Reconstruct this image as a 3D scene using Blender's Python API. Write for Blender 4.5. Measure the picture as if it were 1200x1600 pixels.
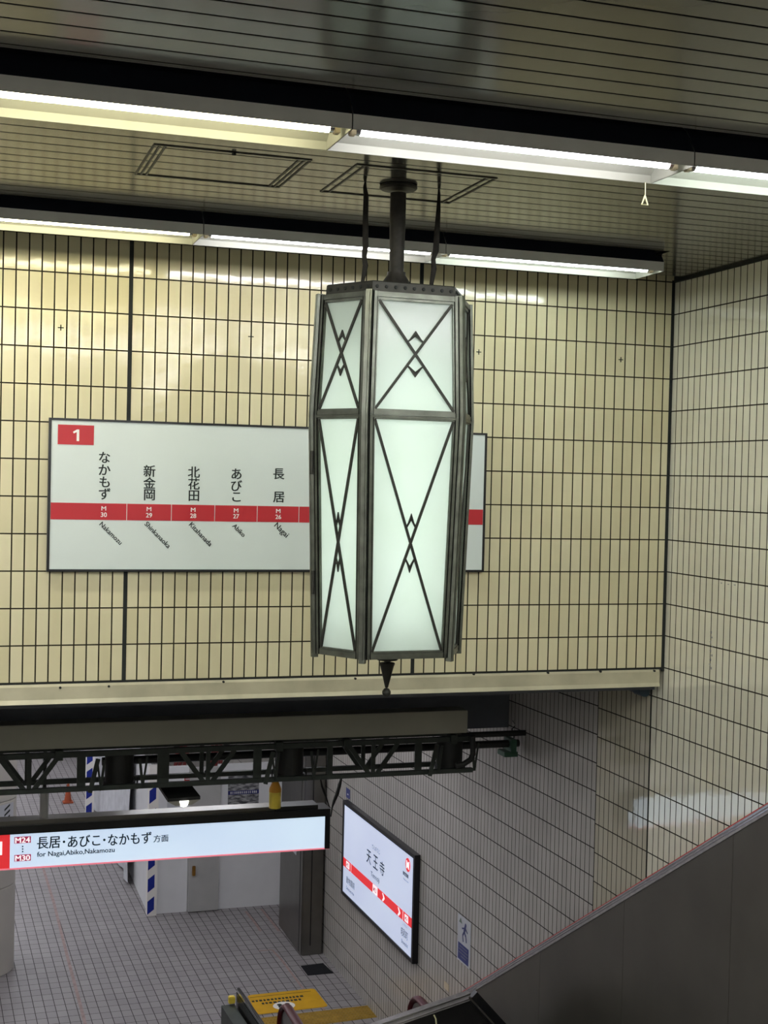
import bpy, bmesh, math, random
from mathutils import Vector, Matrix
random.seed(7)
sc = bpy.context.scene
COL = sc.collection
for o in list(bpy.data.objects):
    bpy.data.objects.remove(o)

# ------------------------------------------------------------------ camera
CAM = Vector((-3.85020882, -6.62922831, 1.02228961))
R0 = Vector((0.95032226, -0.31036775, 0.02365296))      # right
R1 = Vector((0.01487304, -0.03062516, -0.99942028))     # down
R2 = Vector((0.31091220, 0.95012313, -0.02448766))      # forward
FPX = 2087.70823
cd = bpy.data.cameras.new('camera')
cam = bpy.data.objects.new('camera', cd)
COL.objects.link(cam)
cd.sensor_fit = 'VERTICAL'
cd.sensor_height = 36.0
cd.sensor_width = 27.0
cd.lens = FPX * 36.0 / 1600.0
cd.clip_start = 0.05
cd.clip_end = 200
m = Matrix((R0, -R1, -R2)).transposed().to_4x4()
m.translation = CAM
cam.matrix_world = m
sc.camera = cam

# ------------------------------------------------------------------ world, exposure, light levels
w = bpy.data.worlds.new('world')
sc.world = w
w.use_nodes = True
w.node_tree.nodes['Background'].inputs[0].default_value = (0.05, 0.055, 0.06, 1)
w.node_tree.nodes['Background'].inputs[1].default_value = 0.2
sc.view_settings.view_transform = 'Standard'
sc.view_settings.look = 'None'
sc.view_settings.exposure = 0.0
sc.view_settings.gamma = 1.0
sc.view_settings.use_curve_mapping = False
TUBE = 31.0            # fluorescent tubes of the upper hall
REAR = 108.0           # tubes of the unseen fittings, partly added to brighten the walls
LOWER = 41.0           # unseen ceiling strips of the lower concourse, several added for brightness
BULB = 8.2             # lamp inside the lantern
SIGN_A = 0.84          # lit direction sign
SIGN_B = 0.60          # lit station name board
try:
    sc.cycles.max_bounces = 8
    sc.cycles.diffuse_bounces = 4
    sc.cycles.glossy_bounces = 4
    sc.cycles.transmission_bounces = 6
    sc.cycles.sample_clamp_indirect = 6.0
    sc.cycles.use_denoising = True
except Exception:
    pass


def at(u, v, axis, val):
    """real point where the line of sight through (u, v) meets the plane axis = val"""
    d = R0 * ((u - 600) / FPX) + R1 * ((v - 800) / FPX) + R2
    t = (val - CAM[axis]) / d[axis]
    return CAM + d * t


AL = 0.022                 # the lower wall runs slightly off square
BEND = 0.78
WN = Vector((1, AL, 0)).normalized()
WD = Vector((AL, -1, 0)).normalized()      # along the lower wall, towards the viewer


def atw(u, v, off=0.0):
    d = R0 * ((u - 600) / FPX) + R1 * ((v - 800) / FPX) + R2
    n = Vector((1, AL, 0))
    t = (AL * BEND - off - n.dot(CAM)) / n.dot(d)
    return CAM + d * t


def wallx(y):
    return -AL * (y - BEND) if y > BEND else 0.0


# ------------------------------------------------------------------ materials
def new_mat(name):
    mt = bpy.data.materials.new(name)
    mt.use_nodes = True
    nt = mt.node_tree
    return mt, nt, nt.nodes['Principled BSDF']


def srgb(r, g, b):
    f = lambda c: (c / 255 / 12.92) if c / 255 <= 0.04045 else ((c / 255 + 0.055) / 1.055) ** 2.4
    return (f(r), f(g), f(b), 1)


def mat(name, rgb, rough=0.5, metal=0.0, spec=0.5, noise=0.12, scale=12.0, bump=0.0, coat=0.0):
    mt, nt, p = new_mat(name)
    p.inputs['Roughness'].default_value = rough
    p.inputs['Metallic'].default_value = metal
    p.inputs['Specular IOR Level'].default_value = spec
    p.inputs['Coat Weight'].default_value = coat
    c = srgb(*rgb)
    if noise > 0:
        tc = nt.nodes.new('ShaderNodeTexCoord')
        n = nt.nodes.new('ShaderNodeTexNoise')
        n.inputs['Scale'].default_value = scale
        n.inputs['Detail'].default_value = 4
        nt.links.new(tc.outputs['Object'], n.inputs['Vector'])
        r = nt.nodes.new('ShaderNodeValToRGB')
        r.color_ramp.elements[0].position = 0.3
        r.color_ramp.elements[1].position = 0.7
        r.color_ramp.elements[0].color = tuple(max(0, x * (1 - noise)) for x in c[:3]) + (1,)
        r.color_ramp.elements[1].color = tuple(min(1, x * (1 + noise)) for x in c[:3]) + (1,)
        nt.links.new(n.outputs['Fac'], r.inputs['Fac'])
        nt.links.new(r.outputs['Color'], p.inputs['Base Color'])
        if bump > 0:
            b = nt.nodes.new('ShaderNodeBump')
            b.inputs['Strength'].default_value = bump
            b.inputs['Distance'].default_value = 0.004
            nt.links.new(n.outputs['Fac'], b.inputs['Height'])
            nt.links.new(b.outputs['Normal'], p.inputs['Normal'])
    else:
        p.inputs['Base Color'].default_value = c
    return mt


def emit(name, rgb, strength, base=(0.8, 0.8, 0.8), rough=0.4):
    mt, nt, p = new_mat(name)
    p.inputs['Base Color'].default_value = base + (1,)
    p.inputs['Roughness'].default_value = rough
    p.inputs['Emission Color'].default_value = rgb + (1,)
    p.inputs['Emission Strength'].default_value = strength
    return mt


def tile_mat(name, rgb1, rgb2, grout, tw, th, joint, rough=0.12, tilt=0.012, wob=0.25, spec=0.5, ior=1.5):
    """stack-bonded tiles laid out on the UVs (metres), each tile slightly out of plane"""
    mt, nt, p = new_mat(name)
    N, L = nt.nodes, nt.links
    uv = N.new('ShaderNodeUVMap')
    br = N.new('ShaderNodeTexBrick')
    br.offset = 0.0
    br.squash = 1.0
    br.inputs['Scale'].default_value = 1.0
    br.inputs['Brick Width'].default_value = tw
    br.inputs['Row Height'].default_value = th
    br.inputs['Mortar Size'].default_value = joint
    br.inputs['Mortar Smooth'].default_value = 0.1
    br.inputs['Bias'].default_value = 0.0
    br.inputs['Color1'].default_value = srgb(*rgb1)
    br.inputs['Color2'].default_value = srgb(*rgb2)
    br.inputs['Mortar'].default_value = srgb(*grout)
    L.new(uv.outputs['UV'], br.inputs['Vector'])
    # faint staining over many tiles
    nz = N.new('ShaderNodeTexNoise')
    nz.inputs['Scale'].default_value = 2.2
    nz.inputs['Detail'].default_value = 5
    L.new(uv.outputs['UV'], nz.inputs['Vector'])
    mr = N.new('ShaderNodeMapRange')
    mr.inputs['From Min'].default_value = 0.3
    mr.inputs['From Max'].default_value = 0.7
    mr.inputs['To Min'].default_value = 0.93
    mr.inputs['To Max'].default_value = 1.04
    L.new(nz.outputs['Fac'], mr.inputs['Value'])
    mx = N.new('ShaderNodeMix')
    mx.data_type = 'RGBA'
    mx.blend_type = 'MULTIPLY'
    mx.inputs[0].default_value = 1.0
    L.new(br.outputs['Color'], mx.inputs[6])
    L.new(mr.outputs['Result'], mx.inputs[7])
    L.new(mx.outputs[2], p.inputs['Base Color'])
    # roughness: glazed tile, matt grout
    rr = N.new('ShaderNodeMapRange')
    rr.inputs['To Min'].default_value = rough
    rr.inputs['To Max'].default_value = 0.8
    L.new(br.outputs['Fac'], rr.inputs['Value'])
    L.new(rr.outputs['Result'], p.inputs['Roughness'])
    sr = N.new('ShaderNodeMapRange')
    sr.inputs['To Min'].default_value = spec
    sr.inputs['To Max'].default_value = 0.05
    L.new(br.outputs['Fac'], sr.inputs['Value'])
    L.new(sr.outputs['Result'], p.inputs['Specular IOR Level'])
    # per tile tilt
    dv = N.new('ShaderNodeVectorMath'); dv.operation = 'DIVIDE'
    dv.inputs[1].default_value = (tw, th, 1)
    L.new(uv.outputs['UV'], dv.inputs[0])
    fl = N.new('ShaderNodeVectorMath'); fl.operation = 'FLOOR'
    L.new(dv.outputs[0], fl.inputs[0])
    wn = N.new('ShaderNodeTexWhiteNoise')
    wn.noise_dimensions = '2D'
    L.new(fl.outputs[0], wn.inputs['Vector'])
    sb = N.new('ShaderNodeVectorMath'); sb.operation = 'SUBTRACT'
    sb.inputs[1].default_value = (.5, .5, .5)
    L.new(wn.outputs['Color'], sb.inputs[0])
    scl = N.new('ShaderNodeVectorMath'); scl.operation = 'SCALE'
    scl.inputs['Scale'].default_value = tilt * 2
    L.new(sb.outputs[0], scl.inputs[0])
    # wavy glaze + grout recess
    mp = N.new('ShaderNodeMapping')
    mp.inputs['Scale'].default_value = (14, 30, 1)
    L.new(uv.outputs['UV'], mp.inputs['Vector'])
    n2 = N.new('ShaderNodeTexNoise')
    n2.inputs['Scale'].default_value = 1.0
    n2.inputs['Detail'].default_value = 2
    L.new(mp.outputs[0], n2.inputs['Vector'])
    b1 = N.new('ShaderNodeBump')
    b1.inputs['Strength'].default_value = wob
    b1.inputs['Distance'].default_value = 0.002
    L.new(n2.outputs['Fac'], b1.inputs['Height'])
    b2 = N.new('ShaderNodeBump')
    b2.invert = True
    b2.inputs['Strength'].default_value = 0.6
    b2.inputs['Distance'].default_value = 0.002
    L.new(br.outputs['Fac'], b2.inputs['Height'])
    L.new(b1.outputs['Normal'], b2.inputs['Normal'])
    ad = N.new('ShaderNodeVectorMath'); ad.operation = 'ADD'
    L.new(b2.outputs['Normal'], ad.inputs[0])
    L.new(scl.outputs[0], ad.inputs[1])
    nm = N.new('ShaderNodeVectorMath'); nm.operation = 'NORMALIZE'
    L.new(ad.outputs[0], nm.inputs[0])
    L.new(nm.outputs[0], p.inputs['Normal'])
    p.inputs['IOR'].default_value = ior
    return mt


M = {}
M['tile'] = tile_mat('cream_tile', (214, 206, 170), (205, 196, 158), (44, 40, 32), 0.06, 0.18, 0.0036, rough=0.09, tilt=0.009, wob=0.25, spec=0.45)
M['tile_right'] = tile_mat('cream_tile_brightened', (232, 229, 208), (224, 220, 198), (44, 40, 32), 0.06, 0.18, 0.0036, rough=0.06, tilt=0.006, wob=0.2, spec=1.0, ior=1.85)  # lighter, glossier copy of the cream tile, making up for missing light
M['tile_mid'] = tile_mat('cream_tile_shaded', (196, 190, 170), (188, 182, 160), (44, 40, 32), 0.06, 0.18, 0.0036, rough=0.06, tilt=0.006, wob=0.2, spec=1.0, ior=1.85)  # same tile with the shade under the beam put into its colour
M['tile_low'] = tile_mat('grey_cream_tile', (184, 180, 174), (176, 172, 166), (44, 42, 38), 0.06, 0.18, 0.0036, rough=0.2)
M['floor'] = tile_mat('grey_floor_tile', (150, 146, 146), (140, 136, 137), (66, 62, 62), 0.0925, 0.139, 0.0032, rough=0.45, tilt=0.004, wob=0.1)
M['ceil'] = mat('painted_slat', (76, 75, 69), 0.16, 0.0, 0.42, 0.05, 3.0)
M['void'] = mat('dark_void', (12, 14, 22), 0.9, 0, 0.1, 0)
M['joint_black'] = mat('black_gap', (14, 14, 13), 0.9, 0, 0.05, 0)
M['joint'] = mat('dark_joint', (40, 42, 40), 0.8, 0, 0.2, 0.1)
M['reflector'] = mat('dimmed_reflector', (138, 138, 128), 0.45, 0, 0.4, 0.04, 8)  # white enamel coloured grey to hold down the tube glare
M['housing_shade'] = mat('shade_navy_steel', (26, 30, 40), 0.7, 0, 0.2, 0.05, 8)  # near-black in place of the deep shade inside the lamp slots
M['white_steel'] = mat('white_enamel', (214, 214, 206), 0.4, 0, 0.5, 0.03, 8)
M['lip_steel'] = mat('grey_enamel', (205, 205, 198), 0.45, 0, 0.4, 0.05, 8)
M['socket'] = mat('aged_socket', (190, 176, 150), 0.5, 0, 0.4, 0.08)
M['tube_warm'] = emit('tube_warm_white', (1.0, 0.93, 0.62), TUBE)
M['tube_pink'] = emit('tube_cool_white', (0.96, 0.95, 1.0), TUBE)
M['tube_green'] = emit('tube_day_white', (0.90, 0.99, 0.96), TUBE)
M['tube_rear'] = emit('tube_rear', (0.97, 0.98, 1.0), REAR)
M['tube_low'] = emit('tube_lower', (0.93, 0.93, 1.0), LOWER)
M['bronze'] = mat('aged_zinc', (102, 105, 95), 0.34, 0.85, 0.5, 0.22, 18, 0.1)
M['bronze_dark'] = mat('dark_zinc', (52, 52, 46), 0.5, 0.6, 0.4, 0.2, 20, 0.1)
M['iron'] = mat('rusted_iron', (44, 42, 36), 0.6, 0.4, 0.4, 0.35, 30, 0.4)
M['strap'] = mat('dark_webbing', (38, 36, 32), 0.85, 0, 0.2, 0.3, 40, 0.3)
M['steel_trim'] = mat('brushed_trim', (184, 178, 150), 0.42, 0.15, 0.5, 0.14, 6)
M['sign_white'] = mat('sign_white', (208, 217, 210), 0.35, 0, 0.5, 0.02, 4)
M['sign_red'] = mat('sign_red', (178, 36, 44), 0.4, 0, 0.4, 0.02)
M['ink'] = mat('ink_dark', (40, 46, 44), 0.6, 0, 0.2, 0)
M['paint_white'] = mat('paint_white', (235, 232, 226), 0.5, 0, 0.4, 0)
M['black'] = mat('black_frame', (14, 15, 17), 0.35, 0, 0.5, 0.1)
M['truss'] = mat('dark_green_steel', (40, 46, 40), 0.55, 0.1, 0.4, 0.2, 20)
M['can'] = mat('black_can', (26, 27, 24), 0.55, 0.1, 0.4, 0.2, 10)
M['boxgrey'] = mat('grey_casing', (140, 138, 124), 0.5, 0, 0.4, 0.05, 5)
M['beam'] = mat('dark_beam', (92, 95, 100), 0.85, 0, 0.2, 0.12, 4)
M['teal'] = mat('dark_teal_pipe', (30, 48, 56), 0.5, 0, 0.4, 0.15)
M['greenbr'] = mat('green_bracket', (44, 78, 60), 0.5, 0, 0.4, 0.15)
M['lowceil'] = mat('lower_ceiling', (200, 200, 196), 0.8, 0, 0.2, 0.03)
M['plaster'] = mat('plain_wall', (214, 212, 204), 0.7, 0, 0.3, 0.06, 3)
M['panel'] = mat('temporary_panel', (226, 227, 229), 0.5, 0, 0.4, 0.03, 4)
M['doorgrey'] = mat('grey_door', (176, 176, 174), 0.45, 0, 0.4, 0.05, 6)
M['blue'] = mat('stripe_blue', (18, 40, 140), 0.5, 0, 0.4, 0.05)
M['sheet'] = mat('white_sheet', (205, 207, 212), 0.6, 0, 0.3, 0.12, 9, 0.5)
M['brass'] = mat('brass', (160, 120, 60), 0.35, 0.8, 0.5, 0.1)
M['stainless'] = mat('stainless', (120, 118, 112), 0.3, 0.9, 0.5, 0.08, 6)
M['stainless_dark'] = mat('dark_stainless', (104, 101, 92), 0.34, 0.75, 0.5, 0.1, 2.5)
M['deck'] = mat('deck_strip', (176, 172, 172), 0.3, 0.6, 0.5, 0.15, 20)
M['handrail'] = mat('handrail_rubber', (76, 15, 19), 0.36, 0, 0.5, 0.12)
M['redline'] = mat('red_line', (190, 50, 50), 0.5, 0, 0.4, 0.05)
M['darkglass'] = mat('dark_panel', (28, 28, 28), 0.22, 0.1, 0.6, 0.1, 6)
M['chrome'] = mat('chrome', (190, 190, 192), 0.15, 1.0, 0.5, 0)
M['yellow'] = mat('yellow_mat', (206, 158, 30), 0.6, 0, 0.3, 0.08, 8)
M['tactile'] = mat('tactile_yellow', (150, 120, 44), 0.6, 0, 0.3, 0.2, 10)
M['mat_black'] = mat('black_mat', (26, 27, 30), 0.8, 0, 0.2, 0.15, 30)
M['plate_green'] = mat('floor_plate', (58, 64, 60), 0.5, 0.4, 0.4, 0.1)
M['cream'] = mat('column_cream', (188, 184, 176), 0.5, 0, 0.4, 0.04, 3)
M['yelcap'] = mat('lamp_yellow', (232, 206, 76), 0.45, 0, 0.4, 0.08)
M['orange'] = mat('lamp_orange', (224, 158, 48), 0.45, 0, 0.4, 0.08)
M['cone'] = mat('cone_orange', (160, 78, 48), 0.6, 0, 0.3, 0.1)
M['redcloth'] = mat('red_bundle', (120, 52, 50), 0.7, 0, 0.3, 0.2)
M['pinkmark'] = mat('worn_pink', (158, 138, 134), 0.7, 0, 0.2, 0.2, 14)
M['paper'] = mat('paper', (190, 192, 198), 0.6, 0, 0.3, 0.04)
M['paperblue'] = mat('print_blue', (70, 76, 128), 0.6, 0, 0.3, 0.08)
M['navy'] = mat('print_navy', (34, 38, 104), 0.6, 0, 0.3, 0.04)
M['inkblue'] = mat('print_ink', (74, 78, 120), 0.6, 0, 0.3, 0)
M['greenink'] = mat('print_green', (110, 128, 112), 0.6, 0, 0.3, 0)
M['greyink'] = mat('print_grey', (120, 124, 134), 0.6, 0, 0.3, 0.1)
M['crimson'] = emit('lit_crimson', (0.42, 0.03, 0.09), 0.55, (0.3, 0.02, 0.06))
M['litred'] = emit('lit_red', (0.72, 0.03, 0.035), 0.8, (0.5, 0.02, 0.03))
M['litpink'] = emit('lit_pink', (0.85, 0.22, 0.28), 0.8, (0.5, 0.1, 0.12))
M['litwhite'] = emit('lit_white', (1.0, 0.9, 0.92), 0.85)
M['litink'] = mat('lit_ink', (34, 50, 56), 0.5, 0, 0.2, 0)
M['lens'] = emit('lit_lens', (1.0, 0.98, 0.92), 3.0)
M['pull'] = mat('pull_ring', (215, 210, 165), 0.5, 0, 0.4, 0)
M['bulb'] = emit('lantern_bulb', (0.93, 1.0, 0.98), BULB)


def lit_face(name, rgb, strength, scale):
    mt, nt, p = new_mat(name)
    tc = nt.nodes.new('ShaderNodeTexCoord')
    n = nt.nodes.new('ShaderNodeTexNoise')
    n.inputs['Scale'].default_value = scale
    nt.links.new(tc.outputs['Object'], n.inputs['Vector'])
    r = nt.nodes.new('ShaderNodeValToRGB')
    r.color_ramp.elements[0].position = 0.35
    r.color_ramp.elements[1].position = 0.65
    r.color_ramp.elements[0].color = tuple(x * 0.93 for x in rgb[:2]) + (rgb[2], 1)
    r.color_ramp.elements[1].color = tuple(min(1, x * 1.05) for x in rgb) + (1,)
    nt.links.new(n.outputs['Fac'], r.inputs['Fac'])
    nt.links.new(r.outputs['Color'], p.inputs['Emission Color'])
    p.inputs['Emission Strength'].default_value = strength
    p.inputs['Base Color'].default_value = (0.6, 0.6, 0.6, 1)
    p.inputs['Roughness'].default_value = 0.3
    return mt


M['face_a'] = lit_face('lit_sign_face', (0.58, 0.74, 0.90), SIGN_A, 1.6)
M['face_b'] = lit_face('lit_board_face', (0.58, 0.68, 0.92), SIGN_B, 1.3)


def glass_mat():
    mt, nt, p = new_mat('opal_glass')
    N, L = nt.nodes, nt.links
    out = N['Material Output']
    tr = N.new('ShaderNodeBsdfTranslucent')
    df = N.new('ShaderNodeBsdfDiffuse')
    gl = N.new('ShaderNodeBsdfGlossy')
    tr.inputs['Color'].default_value = (0.86, 0.92, 0.86, 1)
    df.inputs['Color'].default_value = (0.62, 0.68, 0.62, 1)
    gl.inputs['Roughness'].default_value = 0.18
    tc = N.new('ShaderNodeTexCoord')
    nz = N.new('ShaderNodeTexNoise')
    nz.inputs['Scale'].default_value = 5
    L.new(tc.outputs['Object'], nz.inputs['Vector'])
    rp = N.new('ShaderNodeValToRGB')
    rp.color_ramp.elements[0].color = (0.82, 0.89, 0.80, 1)
    rp.color_ramp.elements[1].color = (0.90, 0.95, 0.91, 1)
    L.new(nz.outputs['Fac'], rp.inputs['Fac'])
    L.new(rp.outputs['Color'], tr.inputs['Color'])
    m1 = N.new('ShaderNodeMixShader'); m1.inputs[0].default_value = 0.35
    L.new(tr.outputs[0], m1.inputs[1]); L.new(df.outputs[0], m1.inputs[2])
    m2 = N.new('ShaderNodeMixShader')
    fr = N.new('ShaderNodeFresnel'); fr.inputs[0].default_value = 1.45
    L.new(fr.outputs[0], m2.inputs[0])
    L.new(m1.outputs[0], m2.inputs[1]); L.new(gl.outputs[0], m2.inputs[2])
    L.new(m2.outputs[0], out.inputs['Surface'])
    N.remove(p)
    return mt


M['glass'] = glass_mat()

# ------------------------------------------------------------------ building helpers
WO = {}


def tag(o, label=None, cat=None, group=None, kind=None):
    if label: o['label'] = label
    if cat: o['category'] = cat
    if group: o['group'] = group
    if kind: o['kind'] = kind
    return o


def thing(name, loc, label, cat, group=None):
    o = bpy.data.objects.new(name, None)
    o.empty_display_size = 0.1
    COL.objects.link(o)
    o.location = loc
    WO[o.name] = Vector(loc)
    return tag(o, label, cat, group)


class MB:
    def __init__(s):
        s.bm = bmesh.new()
        s.uv = None

    def face(s, pts, uvs=None):
        vs = [s.bm.verts.new(p) for p in pts]
        f = s.bm.faces.new(vs)
        if uvs:
            if s.uv is None:
                s.uv = s.bm.loops.layers.uv.new('UVMap')
            for l, q in zip(f.loops, uvs):
                l[s.uv].uv = q
        return s

    def prism(s, poly, ext):
        """closed solid: polygon (list of 3D points) pushed along ext"""
        ext = Vector(ext)
        a = [s.bm.verts.new(Vector(p)) for p in poly]
        b = [s.bm.verts.new(Vector(p) + ext) for p in poly]
        n = len(poly)
        s.bm.faces.new(a[::-1])
        s.bm.faces.new(b)
        for i in range(n):
            s.bm.faces.new([a[i], a[(i + 1) % n], b[(i + 1) % n], b[i]])
        return s

    def box(s, a, b):
        x0, y0, z0 = (min(a[i], b[i]) for i in range(3))
        x1, y1, z1 = (max(a[i], b[i]) for i in range(3))
        return s.prism([(x0, y0, z0), (x1, y0, z0), (x1, y1, z0), (x0, y1, z0)], (0, 0, z1 - z0))

    def obox(s, c, ax, ay, az):
        """oriented box: centre and three full edge vectors"""
        c, ax, ay, az = Vector(c), Vector(ax), Vector(ay), Vector(az)
        o = c - ax / 2 - ay / 2 - az / 2
        return s.prism([o, o + ax, o + ax + ay, o + ay], az)

    def bar(s, P, Q, wdt, dep, nrm, ext=0.0):
        """flat bar from P to Q, width across, depth along nrm (centred)"""
        P, Q, nrm = Vector(P), Vector(Q), Vector(nrm).normalized()
        d = (Q - P).normalized()
        P, Q = P - d * ext, Q + d * ext
        sd = d.cross(nrm).normalized()
        return s.prism([P - sd * wdt / 2 - nrm * dep / 2, P + sd * wdt / 2 - nrm * dep / 2,
                        P + sd * wdt / 2 + nrm * dep / 2, P - sd * wdt / 2 + nrm * dep / 2], Q - P)

    def cyl(s, P, Q, r1, r2=None, seg=20, cap=True):
        P, Q = Vector(P), Vector(Q)
        r2 = r1 if r2 is None else r2
        d = (Q - P).normalized()
        u = d.orthogonal().normalized()
        v = d.cross(u)
        A, B = [], []
        for i in range(seg):
            t = 2 * math.pi * i / seg
            k = u * math.cos(t) + v * math.sin(t)
            A.append(s.bm.verts.new(P + k * r1))
            B.append(s.bm.verts.new(Q + k * r2))
        for i in range(seg):
            s.bm.faces.new([A[i], A[(i + 1) % seg], B[(i + 1) % seg], B[i]])
        if cap:
            s.bm.faces.new(A[::-1])
            s.bm.faces.new(B)
        return s

    def lathe(s, C, prof, seg=24):
        """profile [(r, z)] turned about the vertical through C"""
        C = Vector(C)
        rings = []
        for r, z in prof:
            if r < 1e-5:
                rings.append([s.bm.verts.new(C + Vector((0, 0, z)))])
            else:
                rings.append([s.bm.verts.new(C + Vector((r * math.cos(2 * math.pi * i / seg), r * math.sin(2 * math.pi * i / seg), z))) for i in range(seg)])
        for a, b in zip(rings, rings[1:]):
            for i in range(seg):
                j = (i + 1) % seg
                if len(a) == 1 and len(b) == 1:
                    continue
                if len(a) == 1:
                    s.bm.faces.new([a[0], b[j], b[i]])
                elif len(b) == 1:
                    s.bm.faces.new([a[i], a[j], b[0]])
                else:
                    s.bm.faces.new([a[i], a[j], b[j], b[i]])
        return s

    def tube(s, pts, r, seg=10, sx=1.0, ref=None):
        """round (or flattened by sx) tube through points; r may be a list"""
        pts = [Vector(p) for p in pts]
        rs = r if isinstance(r, (list, tuple)) else [r] * len(pts)
        ref = Vector(ref) if ref else None
        rings = []
        u = None
        for i, p in enumerate(pts):
            d = (pts[min(i + 1, len(pts) - 1)] - pts[max(i - 1, 0)]).normalized()
            if ref is not None:
                u = (ref - d * ref.dot(d)).normalized()
            elif u is None:
                u = d.orthogonal().normalized()
            else:
                u = (u - d * u.dot(d)).normalized()
            v = d.cross(u)
            rings.append([s.bm.verts.new(p + (u * math.cos(2 * math.pi * k / seg) + v * (sx * math.sin(2 * math.pi * k / seg))) * rs[i]) for k in range(seg)])
        for a, b in zip(rings, rings[1:]):
            for k in range(seg):
                s.bm.faces.new([a[k], a[(k + 1) % seg], b[(k + 1) % seg], b[k]])
        s.bm.faces.new(rings[0][::-1])
        s.bm.faces.new(rings[-1])
        return s

    def build(s, name, material, parent=None, smooth=False, label=None, bevel=0.0):
        bm = s.bm
        if s.uv is None:
            bmesh.ops.recalc_face_normals(bm, faces=bm.faces[:])
        if bevel > 0:
            bmesh.ops.bevel(bm, geom=bm.edges[:], offset=bevel, segments=2, affect='EDGES', clamp_overlap=True)
        lo = Vector((min(v.co[i] for v in bm.verts) for i in range(3)))
        hi = Vector((max(v.co[i] for v in bm.verts) for i in range(3)))
        o0 = (lo + hi) / 2
        if parent is None:
            o0.z = lo.z
        for v in bm.verts:
            v.co -= o0
        me = bpy.data.meshes.new(name)
        bm.to_mesh(me)
        bm.free()
        if smooth:
            for p in me.polygons:
                p.use_smooth = True
        me.materials.append(material)
        o = bpy.data.objects.new(name, me)
        COL.objects.link(o)
        if smooth:
            md = o.modifiers.new('edge', 'EDGE_SPLIT')
            md.split_angle = math.radians(38)
        if parent is not None:
            o.parent = parent
            o.location = o0 - WO[parent.name]
        else:
            o.location = o0
        WO[o.name] = o0
        if label:
            o['label'] = label
        return o


def copy_tree(o, shift, label=None, parent=None):
    c = o.copy()
    COL.objects.link(c)
    if parent is None:
        c.location = o.location + Vector(shift)
        if label:
            c['label'] = label
    else:
        c.parent = parent
    for ch in o.children:
        copy_tree(ch, shift, None, c)
    return c


BODY = {}


def ink(body, bold=0.0):
    """outline of a piece of writing as triangles in 2D (ink box centred on 0)"""
    key = (body, bold)
    if key in BODY:
        return BODY[key]
    cu = bpy.data.curves.new('writing', 'FONT')
    cu.body = body
    cu.size = 1.0
    cu.offset = bold
    cu.resolution_u = 3
    ob = bpy.data.objects.new('writing', cu)
    COL.objects.link(ob)
    dg = bpy.context.evaluated_depsgraph_get()
    dg.update()
    me = bpy.data.meshes.new_from_object(ob.evaluated_get(dg))
    vs = [(v.co.x, v.co.y) for v in me.vertices]
    fs = [tuple(p.vertices) for p in me.polygons]
    bpy.data.objects.remove(ob)
    bpy.data.curves.remove(cu)
    bpy.data.meshes.remove(me)
    x0, x1 = min(v[0] for v in vs), max(v[0] for v in vs)
    y0, y1 = min(v[1] for v in vs), max(v[1] for v in vs)
    vs = [(x - (x0 + x1) / 2, y - (y0 + y1) / 2) for x, y in vs]
    BODY[key] = (vs, fs, x1 - x0, y1 - y0)
    return BODY[key]


def write(mb, body, c, xd, yd, h=None, wd=None, bold=0.0, lift=0.0, heavy=0.0):
    """adds writing to a mesh: centre c, reading direction xd, up yd, ink height h / width wd"""
    vs, fs, W, H = ink(body, bold)
    xd, yd = Vector(xd).normalized(), Vector(yd).normalized()
    n = xd.cross(yd)
    sx = wd / W if wd else h / H
    sy = h / H if h else wd / W
    if wd is None: sx = sy
    for dx, dy, dn in (((-heavy, -heavy / 2, 0), (heavy, -heavy / 2, .0003), (0, heavy / 2, .0006)) if heavy > 0 else ((0, 0, 0),)):
        vv = [mb.bm.verts.new(Vector(c) + xd * (x * sx + dx) + yd * (y * sy + dy) + n * (lift + dn)) for x, y in vs]
        for f in fs:
            try:
                mb.bm.faces.new([vv[i] for i in f])
            except ValueError:
                pass
    return mb


X, Y, Z = Vector((1, 0, 0)), Vector((0, 1, 0)), Vector((0, 0, 1))

# ================================================================== SETTING
CZ = 2.17          # upper ceiling
FZ = -3.84         # lower concourse floor
JW = 0.0067        # extra width of the movement joints

# --- back wall above the opening
mb = MB()
x1, x2 = -1.5 - JW / 2, -3.0 - JW * 1.5
zlo, zhi = 0.0, 2.40
for xa, xb, ph in ((-7.5, x2, -(3.0 + 2 * JW - JW / 2)), (x2, x1, -1.5 - JW), (x1, 0.0, 0.0)):
    off = {0: 0}.get(0)
    if xb == 0.0: sh = 0.0
    elif xb == x1: sh = JW
    else: sh = 2 * JW
    mb.face([(xa, 0, zlo), (xb, 0, zlo), (xb, 0, zhi), (xa, 0, zhi)],
            [(xa + sh + 60, zlo + 36), (xb + sh + 60, zlo + 36), (xb + sh + 60, zhi + 36), (xa + sh + 60, zhi + 36)])
q = (0.01, 0.01)
for p in ([(-7.5, .3, zlo), (-7.5, .3, zhi), (0, .3, zhi), (0, .3, zlo)], [(-7.5, 0, zlo), (-7.5, .3, zlo), (0, .3, zlo), (0, 0, zlo)],
          [(-7.5, 0, zhi), (0, 0, zhi), (0, .3, zhi), (-7.5, .3, zhi)], [(-7.5, 0, zlo), (-7.5, 0, zhi), (-7.5, .3, zhi), (-7.5, .3, zlo)],
          [(0, 0, zlo), (0, .3, zlo), (0, .3, zhi), (0, 0, zhi)]):
    mb.face(p, [q] * 4)
wall_back = mb.build('wall_back', M['tile'])
tag(wall_back, 'cream tiled back wall carrying the route board', None, None, 'structure')
for xj in (x1, x2):
    MB().box((xj - .010, -.0025, 0), (xj + .010, .004, CZ)).build('movement_joint', M['joint'], wall_back)
MB().box((-.020, -.003, -.02), (-.002, .004, CZ)).build('corner_joint', M['joint'], wall_back)
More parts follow.
